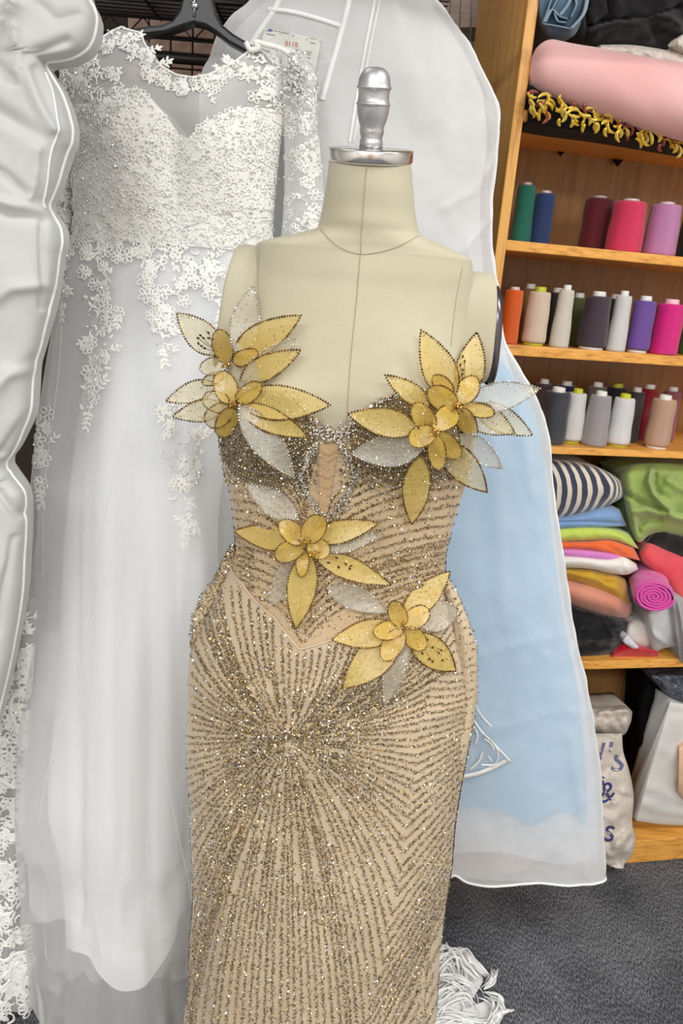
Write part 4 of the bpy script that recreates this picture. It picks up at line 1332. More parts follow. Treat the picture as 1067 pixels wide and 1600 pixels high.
# gathered side drapes of the overskirt
def drape(pts, radii, seed, name='side_drape', fy=-0.01, edge=1.0):
    q = smooth_poly([(a, b) for a, b in pts], 70)
    r = np.interp(np.linspace(0, 1, 70), np.linspace(0, 1, len(radii)), radii)
    C = at(q[:, 0], q[:, 1], FY + fy)
    a = np.linspace(0, 2 * np.pi, 26, endpoint=False)
    tan, n, b = frames(C)
    k = mpp(C)
    rr = (r * k)[:, None] * (1 + 0.22 * vnoise(np.arange(70)[:, None] / 4.5 + seed, 2.5 * np.cos(a)[None], seed) + 0.14 * vnoise(np.arange(70)[:, None] / 2.2, 3 * np.sin(a)[None] + 9, seed + 2))
    P = C[:, None] + rr[..., None] * (np.cos(a)[None, :, None] * n[:, None] + np.sin(a)[None, :, None] * b[:, None])
    mb = MB(); mb.grid(P, close_u=True)
    o = mb.build(name, M_satin, gown)
    Q = P.reshape(-1, 3); nn = (P - C[:, None]).reshape(-1, 3); nn /= np.linalg.norm(nn, axis=1)[:, None]
    sel = RNG.integers(0, len(Q), int(len(Q) * 2.2))
    FL = MB(); w = RNG.normal(size=(len(sel), 3)) * 0.0018
    flakes(FL, Q[sel] + nn[sel] * 0.0012 + w, 0.0011, 0.6, nn[sel], (0.5, 0.35, 0.15))
    stuff(FL.build('drape_glitter', GL, o, smooth=False))
    return o
drape([(366, 856), (357, 884), (345, 908), (329, 940), (314, 975), (311, 1008), (307, 1040), (304, 1070)], [6, 10, 11, 14, 14, 10, 8, 6], 1)
drape([(692, 900), (708, 935), (721, 975), (727, 1010), (729, 1050), (727, 1090), (721, 1130), (713, 1175), (700, 1230), (690, 1290), (682, 1380), (672, 1480), (664, 1600), (660, 1700)], [6, 11, 13, 14, 15, 14, 13, 12, 10, 8, 8, 9, 9, 9], 2, fy=-0.035)
drape([(676, 1330), (664, 1420), (654, 1500), (647, 1600), (642, 1700)], [3, 9, 12, 14, 15], 11, fy=-0.055)
drape([(313, 1400), (312, 1480), (310, 1540), (307, 1600), (303, 1690)], [2, 6, 8, 9, 10], 7, fy=0.01)

# ---------------------------------------------------------------- organza flowers
M_pet_g = sheer('gold_organza', (246, 216, 118), 0.62, 0.36, 0.35, 0.06, wr=(260, 0.3, 0.002))
M_pet_p = sheer('pale_gold_organza', (242, 226, 168), 0.50, 0.45, 0.35, 0.05, wr=(260, 0.3, 0.002))
M_pet_s = sheer('silver_organza', (214, 208, 190), 0.50, 0.40, 0.3, 0.08, wr=(260, 0.3, 0.002))
M_pet_r = sheer('deep_gold_organza', (240, 204, 96), 0.62, 0.36, 0.35, 0.06, wr=(300, 0.3, 0.002))
M_vein = plain('dark_bronze_sequin', (72, 52, 30), 0.25, 0.7)

def surf_y(px, py):
    """depth of the gown or form at a pixel, clamped to the outline for pixels beyond it"""
    u, w = gown_s.inv(np.array([px], float), np.array([py], float))
    return float(gown_s.front(u, w, 0.008)[0][1])

def petal(host, trim, spec, lift_b, lift_t):
    """spec: (base x, y, tip x, y, width px, kind)"""
    bx, by, tx, ty, W, kind = spec[:6]
    yb = surf_y(bx, by) - lift_b
    yt = min(surf_y(tx, ty), FY - 0.035) - lift_t
    for q in (0.3, 0.5, 0.7, 0.85):    # keep clear of the cup below
        mx, my = bx + (tx - bx) * q, by + (ty - by) * q
        ll = math.hypot(tx - bx, ty - by)
        for sd_ in (-0.4, 0, 0.4):
            y_s = surf_y(mx - (ty - by) / ll * W * sd_, my + (tx - bx) / ll * W * sd_) - 0.004
            pen = (yb + (yt - yb) * q) - y_s
            if pen > 0:
                yb -= pen * (1 - q) * 1.3; yt -= pen * q * 1.3
    B, T = at(bx, by, yb), at(tx, ty, yt)
    ax = T - B; L = np.linalg.norm(ax); axn = ax / L
    view = (B + T) / 2 - EYE; view /= np.linalg.norm(view)
    sd = np.cross(axn, view); sd /= np.linalg.norm(sd)
    nr = np.cross(sd, axn)
    if nr @ view > 0: nr = -nr
    rnd = kind in ('r', 'R')
    ns = 16
    s = np.linspace(0, 1, ns)
    if rnd:
        hw = np.sqrt(np.clip(1 - (2 * s ** 0.92 - 1) ** 2, 0, 1))
    else:
        hw = np.sin(np.pi * s ** 0.85) ** 0.85 * (1 - 0.12 * s)
    hw = hw / hw.max() * W / 2 * mpp((B + T) / 2)
    q = np.linspace(-1, 1, 9)
    cup = (0.10 if rnd else 0.07) * W * mpp(B)
    bend = random.uniform(-0.02, 0.05) * L
    wav = 0.0016 * np.sin(s * 7 + bx)
    P = (B + s[:, None, None] * ax + (hw[:, None] * q)[..., None] * sd
         + (-(cup * (1 - q ** 2))[None, :] * np.sin(np.pi * s)[:, None] * 0.6 + (bend * np.sin(np.pi * s) + wav)[:, None])[..., None] * nr)
    mb = MB(); mb.grid(P)
    M = {'g': M_pet_g, 'p': M_pet_p, 's': M_pet_s, 'r': M_pet_r, 'R': M_pet_p}[kind]
    o = mb.build('petal', M, host)
    rimline = np.vstack([P[:, 0], P[::-1, -1][1:]])
    k = 0.0036 if not rnd else 0.0033
    pts = resample(rimline, k)
    beads(trim, pts + nr * 0.0008, 0.00150 if not rnd else 0.00125, 1 if kind == 's' else 0, 0.2)
    # gold thread between the beads
    n = 16 if rnd else 40
    ii, jj = RNG.integers(1, ns - 1, n), RNG.integers(1, 8, n)
    flakes(trim, P[ii, jj] + nr * 0.001 + RNG.normal(size=(n, 3)) * 0.001, 0.0007, 0.5, nr, (0.0, 0.35, 0.0, 0.65))
    if len(spec) > 6:   # sprig of dark sequins at the foot of the petal
        sq = []
        for a, b in spec[6]:
            i = int(round(a * (ns - 1))); j = int(round((b + 1) * 4))
            sq.append(P[i, j])
        sq = np.array(sq)
        M3 = np.stack([sd, axn, nr], 1)
        an = RNG.uniform(-0.6, 0.6, len(sq))
        Ms = np.array([np.stack([(sd * math.cos(t) + axn * math.sin(t)) * 0.0015, (axn * math.cos(t) - sd * math.sin(t)) * 0.0024, nr * 0.0008], 1) for t in an])
        trim.many(ICO_V, ICO_F, Ms, sq + nr * 0.0012, 2)
        base = P[1, 4] + nr * 0.001
        for p in sq[::2]:
            tube(trim, np.array([base, (base + p) / 2 + sd * 0.001, p + nr * 0.001]), 0.0004, 4, 3)
    return o

SPR = [(.40, -.5), (.34, -.25), (.46, -.1), (.38, .1), (.48, .3), (.36, .4), (.28, .55), (.42, .6), (.25, -.4)]
F1 = [(344, 553, 276, 489, 46, 'p', SPR), (372, 556, 395, 447, 44, 's'), (375, 594, 470, 547, 38, 'g'), (363, 557, 470, 493, 47, 'g'), (378, 606, 463, 527, 40, 's'),
      (338, 600, 259, 627, 32, 'p'), (352, 634, 270, 651, 34, 'p'), (372, 634, 483, 684, 38, 'g'), (369, 626, 516, 633, 54, 'g'), (374, 634, 460, 747, 48, 's'),
      (347, 586, 314, 600, 18, 'R'), (354, 568, 311, 577, 28, 'R'), (354, 566, 341, 513, 32, 'r'), (363, 566, 403, 550, 24, 'r'), (360, 634, 318, 622, 32, 'R'), (361, 636, 322, 662, 34, 'R'),
      (361, 631, 344, 580, 36, 'r'), (371, 628, 409, 598, 27, 'r'), (366, 636, 344, 681, 32, 'r')]
F2 = [(708, 624, 658, 516, 52, 'g'), (727, 620, 745, 519, 44, 'g', [(.5, .5), (.42, .6), (.35, .45), (.3, .7), (.45, .75), (.6, .7), (.25, .3)]), (727, 630, 844, 607, 44, 's'), (740, 633, 832, 680, 40, 'p'), (724, 638, 803, 676, 44, 'p'),
      (718, 678, 783, 731, 34, 's'), (688, 690, 761, 769, 46, 'p'), (657, 712, 643, 820, 42, 'g'), (660, 700, 549, 709, 50, 's'), (654, 671, 543, 647, 44, 'g'), (672, 634, 601, 586, 30, 'g'),
      (705, 614, 675, 586, 24, 'r'), (676, 674, 647, 630, 33, 'r'), (679, 674, 637, 690, 33, 'r'), (678, 676, 719, 714, 32, 'r'), (679, 678, 686, 734, 28, 'r'),
      (711, 636, 667, 607, 36, 'r'), (716, 630, 744, 589, 35, 'r'), (714, 639, 678, 669, 36, 'r'), (716, 637, 741, 682, 29, 'r'), (719, 635, 773, 646, 22, 'r')]
F3 = [(466, 812, 384, 756, 40, 's'), (510, 918, 609, 956, 36, 's'), (482, 842, 592, 817, 36, 'g'), (486, 850, 593, 838, 38, 's'), (466, 847, 367, 830, 40, 'g'), (472, 863, 423, 945, 42, 's'),
      (490, 866, 611, 914, 36, 'g', [(.15, .3), (.22, -.3), (.28, .4), (.34, -.2), (.38, .3), (.44, -.1), (.48, .35)]), (480, 860, 462, 982, 46, 'g'), (474, 858, 471, 902, 20, 'r'),
      (474, 848, 437, 814, 32, 'r'), (478, 846, 504, 804, 36, 'r'), (474, 850, 430, 872, 32, 'r'), (480, 852, 516, 864, 32, 'r')]
F4 = [(651, 972, 716, 951, 48, 's'), (629, 966, 703, 893, 40, 'g'), (623, 982, 518, 1000, 44, 'g'), (625, 990, 535, 1076, 54, 'g'), (639, 990, 713, 1049, 46, 'g', [(.35, -.5), (.45, -.45), (.55, -.4), (.4, .2), (.55, .2), (.65, .1), (.5, .55), (.3, .4)]), (633, 994, 601, 1102, 34, 's'),
      (629, 978, 612, 938, 28, 'r'), (630, 980, 582, 990, 30, 'r'), (628, 984, 599, 1032, 33, 'r'), (634, 983, 664, 1014, 31, 'r'), (632, 978, 670, 951, 32, 'r')]
def flower(specs, centres, label):
    cb = MB()
    P = []
    for x, y in centres:
        y0 = surf_y(x, y) - 0.034
        for k in range(16):
            P.append(at(x + random.gauss(0, 3.2), y + random.gauss(0, 3.2), y0 - random.uniform(0, 0.006)))
    beads(cb, P, 0.0017, 0, 0.35)
    host = cb.build('flower', [M_bd_g, M_bd_b], gown, smooth=False)
    host['label'] = label
    trim = MB()
    nb = len(specs)
    for i, s in enumerate(specs):
        rnd = s[5] in ('r', 'R')
        petal(host, trim, s, 0.008 + 0.018 * i / nb + (0.004 if rnd else 0), (0.012 + 0.016 * i / nb) if not rnd else 0.030)
    stuff(trim.build('bead_edging', [M_bd_b, M_bd_s, M_vein, M_bd_g], host, smooth=False))
flower(F1, [(354, 571), (364, 632)], 'gold and silver organza flower spray at the left bust')
flower(F2, [(715, 633), (679, 674)], 'gold and silver organza flower spray at the right bust')
flower(F3, [(476, 848), (490, 866)], 'gold and silver organza flower at the waist')
flower(F4, [(632, 978)], 'gold organza flower at the right hip')
# ================================================================ WHITE LACE WEDDING DRESS
M_ivory = fabric('ivory_dress_satin', (246, 246, 242), (238, 238, 232), rough=0.6, weave=900, wst=0.15)
M_lining = fabric('white_skirt_satin', (246, 247, 248), (240, 242, 244), rough=0.65, sheen=0.2)
M_tulle = sheer('white_tulle', (252, 253, 254), 0.30, 0.20, 0.7, 0.02)
M_yoke = sheer('illusion_tulle', (248, 248, 247), 0.42, 0.2, 0.7, 0.02)
M_lace = fabric('white_corded_lace', (250, 250, 246), (240, 240, 234), rough=0.45, sheen=0.1, weave=1600, wst=0.3, spec=0.5)
M_pearl = plain('clear_sequin', (236, 236, 234), 0.12, 0.35)

class Lace:
    """raised leaf, loop and scroll cords, laid on a surface in its own ring coordinates (pixels), height in metres"""
    def __init__(s, surf, h0=0.0015):
        s.surf, s.h0 = surf, h0
        s.u, s.w, s.h, s.f, s.n = [], [], [], [], 0
        s.dots = []
    def _add(s, X, Y, H):
        r, c = X.shape
        s.u.append(X.ravel()); s.w.append(Y.ravel()); s.h.append(H.ravel())
        for i in range(r - 1):
            for j in range(c - 1):
                a = s.n + i * c + j
                s.f.append((a, a + 1, a + c + 1, a + c))
        s.n += r * c
    def leaf(s, x, y, a, L, W, lift=0.0016):
        q = np.linspace(0, 1, 6)
        wd = W / 2 * np.sin(np.pi * q ** 0.8) ** 0.9
        ca, sa = math.cos(a), math.sin(a)
        rows = []
        for k, hh in ((-1, 0.0), (0, 1.0), (1, 0.0)):
            lx, ly = q * L, wd * k
            rows.append((x + lx * ca - ly * sa, y + lx * sa + ly * ca, s.h0 + lift * hh * np.sin(np.pi * np.clip(q, .06, .94))))
        s._add(*[np.array([r[i] for r in rows]) for i in range(3)])
    def loop(s, x, y, a, L, W, cord=1.3, lift=0.0014):
        t = np.linspace(0, 2 * np.pi, 13)
        lx = L * (1 - np.cos(t)) / 2
        ly = W / 2 * np.sin(t) * np.sqrt(np.clip((1 - np.cos(t)) / 2, 0, 1)) * 1.2
        s.cord(np.stack([lx, ly], 1), x, y, a, cord, lift)
    def cord(s, p, x, y, a, cord=1.4, lift=0.0014, taper=False):
        ca, sa = math.cos(a), math.sin(a)
        p = np.stack([x + p[:, 0] * ca - p[:, 1] * sa, y + p[:, 0] * sa + p[:, 1] * ca], 1)
        d = np.gradient(p, axis=0); d /= np.linalg.norm(d, axis=1)[:, None] + 1e-9
        nx, ny = -d[:, 1], d[:, 0]
        w = cord * (np.sin(np.pi * np.linspace(0.06, 0.97, len(p))) if taper else np.ones(len(p)))
        X, Y, H = [], [], []
        for k, hh in ((-1, 0), (0, 1), (1, 0)):
            X.append(p[:, 0] + nx * w * k); Y.append(p[:, 1] + ny * w * k); H.append(np.full(len(p), s.h0 + lift * hh))
        s._add(np.array(X), np.array(Y), np.array(H))
    def flower(s, x, y, r, n=6, cord=1.2):
        a0 = random.uniform(0, 6.28)
        for k in range(n):
            a = a0 + k * 2 * math.pi / n
            s.loop(x + 1.5 * math.cos(a), y + 1.5 * math.sin(a), a, r, r * 0.72, cord)
        s.dots.append((x, y))
    def sprig(s, x, y, a, L, n=4, leaf=10):
        q = np.linspace(0, 1, 9)
        cv = random.uniform(-0.25, 0.25) * L
        s.cord(np.stack([q * L, cv * q * q], 1), x, y, a, 1.0)
        for k in range(n):
            t = (k + 0.7) / n
            lx, ly = t * L, cv * t * t
            px, py = x + lx * math.cos(a) - ly * math.sin(a), y + lx * math.sin(a) + ly * math.cos(a)
            for sd in (-1, 1):
                s.leaf(px, py, a + sd * random.uniform(0.6, 1.1), leaf * random.uniform(0.8, 1.15), leaf * 0.45)
        s.leaf(x + L * math.cos(a), y + L * math.sin(a), a, leaf, leaf * 0.45)
    def scroll(s, x, y, a, L, sd=1):
        t = np.linspace(0, 4.2, 14)
        r = L * 0.5 * np.exp(-0.33 * t)
        p = np.stack([r * np.cos(t) - L * 0.5, sd * r * np.sin(t)], 1)
        s.cord(p, x, y, a, 1.7, 0.0025, taper=True)
    def scatter(s, x, y, k=1.0):
        c = random.random()
        if c < 0.36: s.flower(x, y, random.uniform(7, 10) * k, random.choice((5, 6)), 1.15 * k ** 0.5)
        elif c < 0.66: s.sprig(x, y, random.uniform(0, 6.28), random.uniform(14, 24) * k, random.choice((2, 3)), random.uniform(8, 11) * k)
        elif c < 0.84: s.scroll(x, y, random.uniform(0, 6.28), random.uniform(12, 20) * k, random.choice((-1, 1)))
        else:
            for _ in range(3):
                s.leaf(x + random.uniform(-7, 7), y + random.uniform(-7, 7), random.uniform(0, 6.28), random.uniform(9, 13) * k, random.uniform(4, 6) * k)
        if random.random() < 0.5:
            s.dots.append((x + random.uniform(-9, 9), y + random.uniform(-9, 9)))
    def build(s, name, parent, dots=True, mat=None):
        mb = MB()
        P = s.surf.front(np.concatenate(s.u), np.concatenate(s.w), np.concatenate(s.h))
        mb.add(P, s.f)
        o = stuff(mb.build(name, mat or M_lace, parent))
        if dots and s.dots:
            d = np.array(s.dots)
            mb = MB(); beads(mb, s.surf.front(d[:, 0], d[:, 1], s.h0 + 0.003), 0.0019, 0, 0.25)
            stuff(mb.build('sequins', M_pearl, parent, smooth=False))
        return o

DY = 1.40
DR = [(44, 205, 398, .012, .012, DY), (56, 172, 420, .022, .022, DY), (75, 148, 436, .034, .034, DY), (105, 126, 452, .048, .045, DY), (150, 112, 450, .062, .055, DY), (200, 110, 440, .075, .06, DY),
      (250, 112, 434, .080, .06, DY), (300, 115, 429, .076, .06, DY), (350, 117, 426, .068, .06, DY), (385, 114, 428, .066, .06, DY), (430, 104, 428, .072, .06, DY - .01),
      (520, 90, 424, .085, .06, DY - .02), (640, 76, 412, .10, .06, DY - .04), (780, 62, 392, .115, .06, DY - .07), (900, 56, 378, .12, .06, DY - .09), (1020, 52, 366, .125, .06, DY - .11),
      (1150, 44, 350, .125, .06, DY - .13), (1260, 36, 338, .125, .06, DY - .15), (1340, 52, 330, .12, .06, DY - .16), (1440, 60, 318, .12, .06, DY - .18), (1580, 66, 312, .125, .06, DY - .19)]
def dress_disp(t, u, w):
    f = np.clip(np.sin(t), 0, 1)
    g = f * 0.020 * (np.exp(-((u - 205) / 48) ** 2 - ((w - 225) / 60) ** 2) + np.exp(-((u - 365) / 48) ** 2 - ((w - 225) / 60) ** 2))
    g = g - f * 0.012 * np.exp(-((u - 290) / 22) ** 2) * np.exp(-((w - 260) / 80) ** 2)
    k = np.clip((w - 390) / 500, 0, 1)
    x = u + 0.00 * w
    fold = np.sin((u - 180) / (10 + 0.016 * (w - 380)) + 1.4 * vnoise(u / 60, w / 500, 2)) + 0.6 * vnoise(u / 22, w / 260, 5)
    return g + k * 0.010 * fold
dress_s = Surf(DR, 0.85, dress_disp)
dress = thing('wedding_dress', (float(at(200, 400, DY)[0]), DY, 0), 'white lace wedding dress with sheer yoke and tulle skirt on black hanger', 'wedding dress')
SWEET = [(112, 172), (140, 160), (167, 152), (190, 140), (212, 137), (235, 152), (256, 176), (272, 198), (284, 218), (294, 216), (306, 204), (330, 186), (356, 174), (384, 167), (425, 170), (446, 182)]
NECKC = [(118, 110), (150, 60), (190, 42), (222, 52), (232, 78), (250, 102), (275, 117), (300, 121), (325, 117), (350, 106), (375, 90), (392, 76), (410, 76), (440, 90), (455, 110)]
rim_s, rim_k = dress_s.rim(SWEET), dress_s.rim(NECKC)
mb = MB(); dress_s.between(mb, rim_s, 384, nt=140, nw=70); mb_b = mb.build('bodice', M_ivory, dress)
mb = MB(); dress_s.between(mb, rim_k, rim_s, nt=140, nw=30, h=-0.001); mb.build('yoke', M_yoke, dress)
tt = np.linspace(0.4, np.pi - 0.4, 80)
mb = MB(); tube(mb, dress_s.P(tt, rim_k(tt), 0.0), 0.0018, 6); mb.build('neck_binding', M_lace, dress)
hem_w = lambda t: 1452 + 26 * np.exp(-((np.abs(np.asarray(t) - 1.75)) / 0.5) ** 2) + 10 * np.sin(np.asarray(t) * 3 + 1)
LIN = Surf([(w, L + 0.16 * (R_ - L), R_ - 0.14 * (R_ - L), f * 0.78, b * 0.7, Y) if w > 420 else (w, L + 4, R_ - 4, f * 0.9, b * 0.8, Y) for (w, L, R_, f, b, Y) in DR if w >= 350], 0.85, dress_disp)
mb = MB(); LIN.between(mb, 378, hem_w, nt=160, nw=90); mb.build('skirt_lining', M_lining, dress)
def tulle_disp(seed, off, amp):
    def f(t, u, w):
        k = np.clip((w - 385) / 300, 0, 1)
        low = np.clip((w - 1150) / 300, 0, 1)
        return dress_disp(t, u, w) + off * k + amp * k * (vnoise(u / 38, w / 420, seed) + 0.5 * vnoise(u / 15, w / 300, seed + 1)) + low * 0.014 * (1 - np.abs(vnoise(u / 26, w / 70, seed + 3)) * 2)
    return f
T1 = Surf(DR, 0.85, tulle_disp(21, 0.010, 0.012))
T2 = Surf([(w, L + 6, R_ - 8, f * .92, b, Y) for (w, L, R_, f, b, Y) in DR], 0.85, tulle_disp(33, 0.004, 0.010))
t_edge = lambda t: 1572 + 6 * np.sin(np.asarray(t) * 9)
mb = MB(); T1.between(mb, 384, t_edge, nt=220, nw=120); mb.build('tulle_overlay', M_tulle, dress)
mb = MB(); T2.between(mb, 384, lambda t: 1395 + 14 * np.sin(np.asarray(t) * 4.0), nt=180, nw=100); mb.build('tulle_layer', M_tulle, dress)
for e, (x0, x1, y0, y1) in enumerate(((205, 62, 640, 1290), (262, 300, 1180, 1440), (95, 66, 470, 900))):
    # turned edges of the tulle
    yy = np.linspace(y0, y1, 60); xx = np.interp(yy, (y0, y1), (x0, x1)) + 5 * np.sin(yy / 70)
    mb = MB(); tube(mb, T1.hit(xx, yy, 0.001), 0.0009, 5); mb.build('tulle_edge', M_tulle, dress)

LA = Lace(dress_s, 0.001)
cells = []
for y in np.arange(140, 392, 11.5):
    for x in np.arange(112, 436, 12.0):
        cells.append((x + rj(5), y + rj(5)))
sx, sy = zip(*SWEET)
cu, cw = dress_s.inv(np.array([c[0] for c in cells]), np.array([c[1] for c in cells]))
for (x, y), u, w in zip(cells, cu, cw):
    if y > np.interp(x, sx, sy) + 3:
        LA.scatter(u, w, 0.92)
# yoke border, shoulders
edge = resample(smooth_poly(NECKC, 120), 9)
eu, ew = dress_s.inv(edge[:, 0], edge[:, 1])
for i, (u, w) in enumerate(zip(eu, ew)):
    wide = 38 if (edge[i, 0] < 235 or edge[i, 0] > 385) else 20
    for _ in range(3 if wide > 30 else 2):
        LA.scatter(u + rj(8), w + 6 + random.uniform(0, wide), 0.9)
for x, y in ((165, 110), (175, 128), (182, 140), (150, 135), (140, 150), (128, 120), (130, 142), (400, 110), (415, 130), (420, 150), (438, 120), (430, 165), (405, 150), (440, 145)):
    u, w = dress_s.inv(np.array([float(x)]), np.array([float(y)]))
    for _ in range(3): LA.scatter(float(u[0]) + rj(9), float(w[0]) + rj(9), 0.95)
LA.build('lace_applique', dress)
LB = Lace(T1, 0.001)
def cascade(pts, width, dens=9.0, k=1.0):
    p = resample(smooth_poly(pts, 60), dens)
    for i, (x, y) in enumerate(p):
        u, w = T1.inv(np.array([x]), np.array([y])); u, w = float(u[0]), float(w[0])
        wd = width * (1 - 0.75 * (i / len(p)) ** 2)
        for _ in range(2 if wd > 14 else 1):
            LB.scatter(u + rj(wd), w + rj(6), k)
    LB.sprig(u, w, 1.6, 26, 4, 10)
cascade([(166, 378), (150, 430), (162, 480), (152, 540), (146, 590), (140, 640)], 30)
cascade([(238, 380), (250, 430), (252, 490), (255, 540)], 30)
cascade([(180, 380), (205, 395), (235, 400)], 14)
cascade([(300, 385), (320, 410), (340, 440), (345, 480)], 34)
cascade([(285, 470), (300, 440), (330, 400)], 14)
cascade([(268, 620), (285, 680), (292, 740), (290, 790), (288, 826)], 24)
cascade([(112, 380), (105, 420), (98, 470)], 12)
cascade([(70, 640), (66, 700), (64, 760)], 10)
LB.build('skirt_lace', dress)
# sleeves
SLR = Surf([(78, 428, 462, .012, .012, DY), (105, 436, 486, .028, .025, DY), (150, 443, 495, .034, .03, DY), (210, 446, 500, .034, .03, DY), (280, 444, 503, .034, .03, DY), (440, 432, 496, .034, .03, DY)], 0.9,
           lambda t, u, w: 0.004 * np.sin(u / 6 + w / 60))
mb = MB(); SLR.between(mb, 78, 436, nt=70, nw=60); mb.build('sleeve', M_yoke, dress)
LC = Lace(SLR, 0.001)
for y in np.arange(92, 425, 9.0):
    for x in (452, 464, 476, 488, 497):
        if y < 170 or x > 470 or random.random() < 0.25:
            if random.random() < 0.75: LC.scatter(x + rj(4) , y + rj(4), 0.85)
LC.build('sleeve_lace', dress)
SLL = Surf([(96, 100, 138, .012, .012, DY), (130, 96, 132, .022, .02, DY), (200, 96, 124, .024, .02, DY), (300, 86, 114, .024, .02, DY), (400, 84, 112, .024, .02, DY), (496, 76, 106, .024, .02, DY)], 0.9)
mb = MB(); SLL.between(mb, 96, 494, nt=50, nw=50); mb.build('sleeve', M_yoke, dress)
LC = Lace(SLL, 0.001)
for y in np.arange(110, 490, 10.0):
    for x in (92, 102, 112):
        LC.scatter(x + rj(4), y + rj(4), 0.85)
LC.build('sleeve_lace', dress)
# satin hanger loop and crystal cluster at the shoulder
mb = MB(); tube(mb, at(*smooth_poly([(384, 66), (392, 78), (404, 74), (398, 66), (416, 70), (440, 77), (458, 90), (468, 112)], 50).T, DY - 0.035), 0.0042, 8); mb.build('shoulder_cord', M_lace, dress)
mb = MB(); q = np.stack([RNG.normal(462, 11, 170), RNG.normal(122, 18, 170)], 1)
beads(mb, at(q[:, 0], q[:, 1], DY - 0.036 - RNG.uniform(0, .008, 170)), 0.0024, 0, 0.4); stuff(mb.build('crystals', M_pearl, dress, smooth=False))

# ---------------------------------------------------------------- hanger
M_black = plain('black_plastic', (26, 26, 29), 0.35, bumps=(400, 0.05))
M_chrome = plain('chrome_hook', (210, 210, 212), 0.12, 1.0)
hc = at(303, 10, DY)
hanger = thing('coat_hanger', hc, 'black plastic coat hanger holding the white lace wedding dress', 'hanger')
def prism(poly, Y, thick, name, m, parent, bev=0.004):
    p = np.asarray(poly, float)
    A = at(p[:, 0], p[:, 1], Y); B = A + np.array([0, thick, 0])
    n = len(p); mb = MB()
    mb.add(np.vstack([A, B]), [tuple(range(n)), tuple(range(2 * n - 1, n - 1, -1))] + [(i, i + n, (i + 1) % n + n, (i + 1) % n) for i in range(n)])
    return mb.build(name, m, parent, smooth=False, bevel=bev)
prism([(287, -40), (285, -6), (279, 16), (268, 31), (252, 38), (228, 40), (190, 46), (160, 62), (164, 74), (190, 62), (226, 55), (258, 51), (280, 43), (302, 36), (320, 40), (336, 50), (356, 66), (380, 79), (400, 92), (420, 112), (430, 104), (412, 82), (388, 66), (364, 52), (347, 38), (337, 20), (331, -4), (327, -40)], DY - 0.014, 0.028, 'body', M_black, hanger)
mb = MB()
hk = np.array([(303, 4), (302, -30), (301, -70), (306, -100), (322, -112), (334, -98)], float)
tube(mb, at(*smooth_poly(hk, 40).T, DY), 0.0022, 8); mb.build('hook', M_chrome, hanger)
mb = MB(); lathe(mb, [(0.006, 0), (0.006, 0.003), (0.003, 0.005)], at(304, 9, DY - 0.0135), (0, -1, 0), 16); tube(mb, at(*np.array([(305, 0), (304, 8), (303, 26)], float).T, DY - 0.0155), 0.0022, 6)
mb.build('rivet', M_chrome, hanger)

# ---------------------------------------------------------------- wire shelf over the rail
M_wire = plain('black_epoxy_wire', (34, 32, 33), 0.45)
ws = thing('wire_shelf', (-0.4, 1.86, 0), 'black wire shelving unit high on the back wall behind the hanger', 'wire shelf')
WZ, WY0, WY1 = 2.0, 1.60, 1.86
mb = MB()
for y in np.arange(WY0 + .02, WY1, 0.024):
    tube(mb, [(-1.3, y, WZ), (0.12, y, WZ)], 0.0017, 5)
stuff(mb.build('wires', M_wire, ws))
for x in (-1.0, -0.62, -0.47, -0.33, 0.0, 0.1):
    mb = MB(); tube(mb, [(x, WY0, WZ - 0.003), (x, WY1, WZ - 0.003)], 0.003, 6); mb.build('rib', M_wire, ws)
for y, nm in ((WY0, 'front_truss'), (WY1, 'rear_truss')):
    mb = MB()
    tube(mb, [(-1.3, y, WZ), (0.12, y, WZ)], 0.0035, 6); tube(mb, [(-1.3, y, WZ - 0.036), (0.12, y, WZ - 0.036)], 0.0035, 6)
    xs = np.arange(-1.3, 0.12, 0.036)
    tube(mb, [(x, y, WZ - (0.036 if i % 2 else 0)) for i, x in enumerate(xs)], 0.002, 5)
    stuff(mb.build(nm, M_wire, ws))
mb = MB(); tube(mb, [(-1.3, WY1 - 0.01, WZ - 0.075), (0.12, WY1 - 0.01, WZ - 0.075)], 0.011, 12); mb.build('rail', M_wire, ws)
rl = at(312, -101, DY)
mb = MB(); tube(mb, [(-1.3, DY, rl[2]), (0.5, DY, rl[2])], 0.0125, 14); mb.build('hanging_rail', M_chrome, ws)
for x in (-1.25,):
    for y in (WY0, WY1):
        mb = MB(); tube(mb, [(x, y, 0.0), (x, y, 2.3)], 0.0125, 12); mb.build('post', M_wire, ws)
def crate(name, x0, x1, m, label):
    mb = MB(); v, f = box_vf((x0, 1.62, WZ + 0.0035), (x1, 1.84, WZ + 0.26)); mb.add(v, f)
    o = mb.build(name, m, None, smooth=False, bevel=0.006)
    tag(o, label, 'box')
    mb = MB(); v, f = box_vf((x0 - .004, 1.616, WZ + 0.20), (x1 + .004, 1.844, WZ + 0.263)); mb.add(v, f); mb.build('lid', m, o, smooth=False, bevel=0.004)
crate('storage_box', -0.62, -0.27, plain('grey_card', (205, 198, 195), 0.8), 'grey storage box above the black wire shelf')
crate('storage_box', -0.255, 0.05, plain('maroon_card', (170, 96, 92), 0.8), 'maroon storage box above the wire shelf beside the hanger')

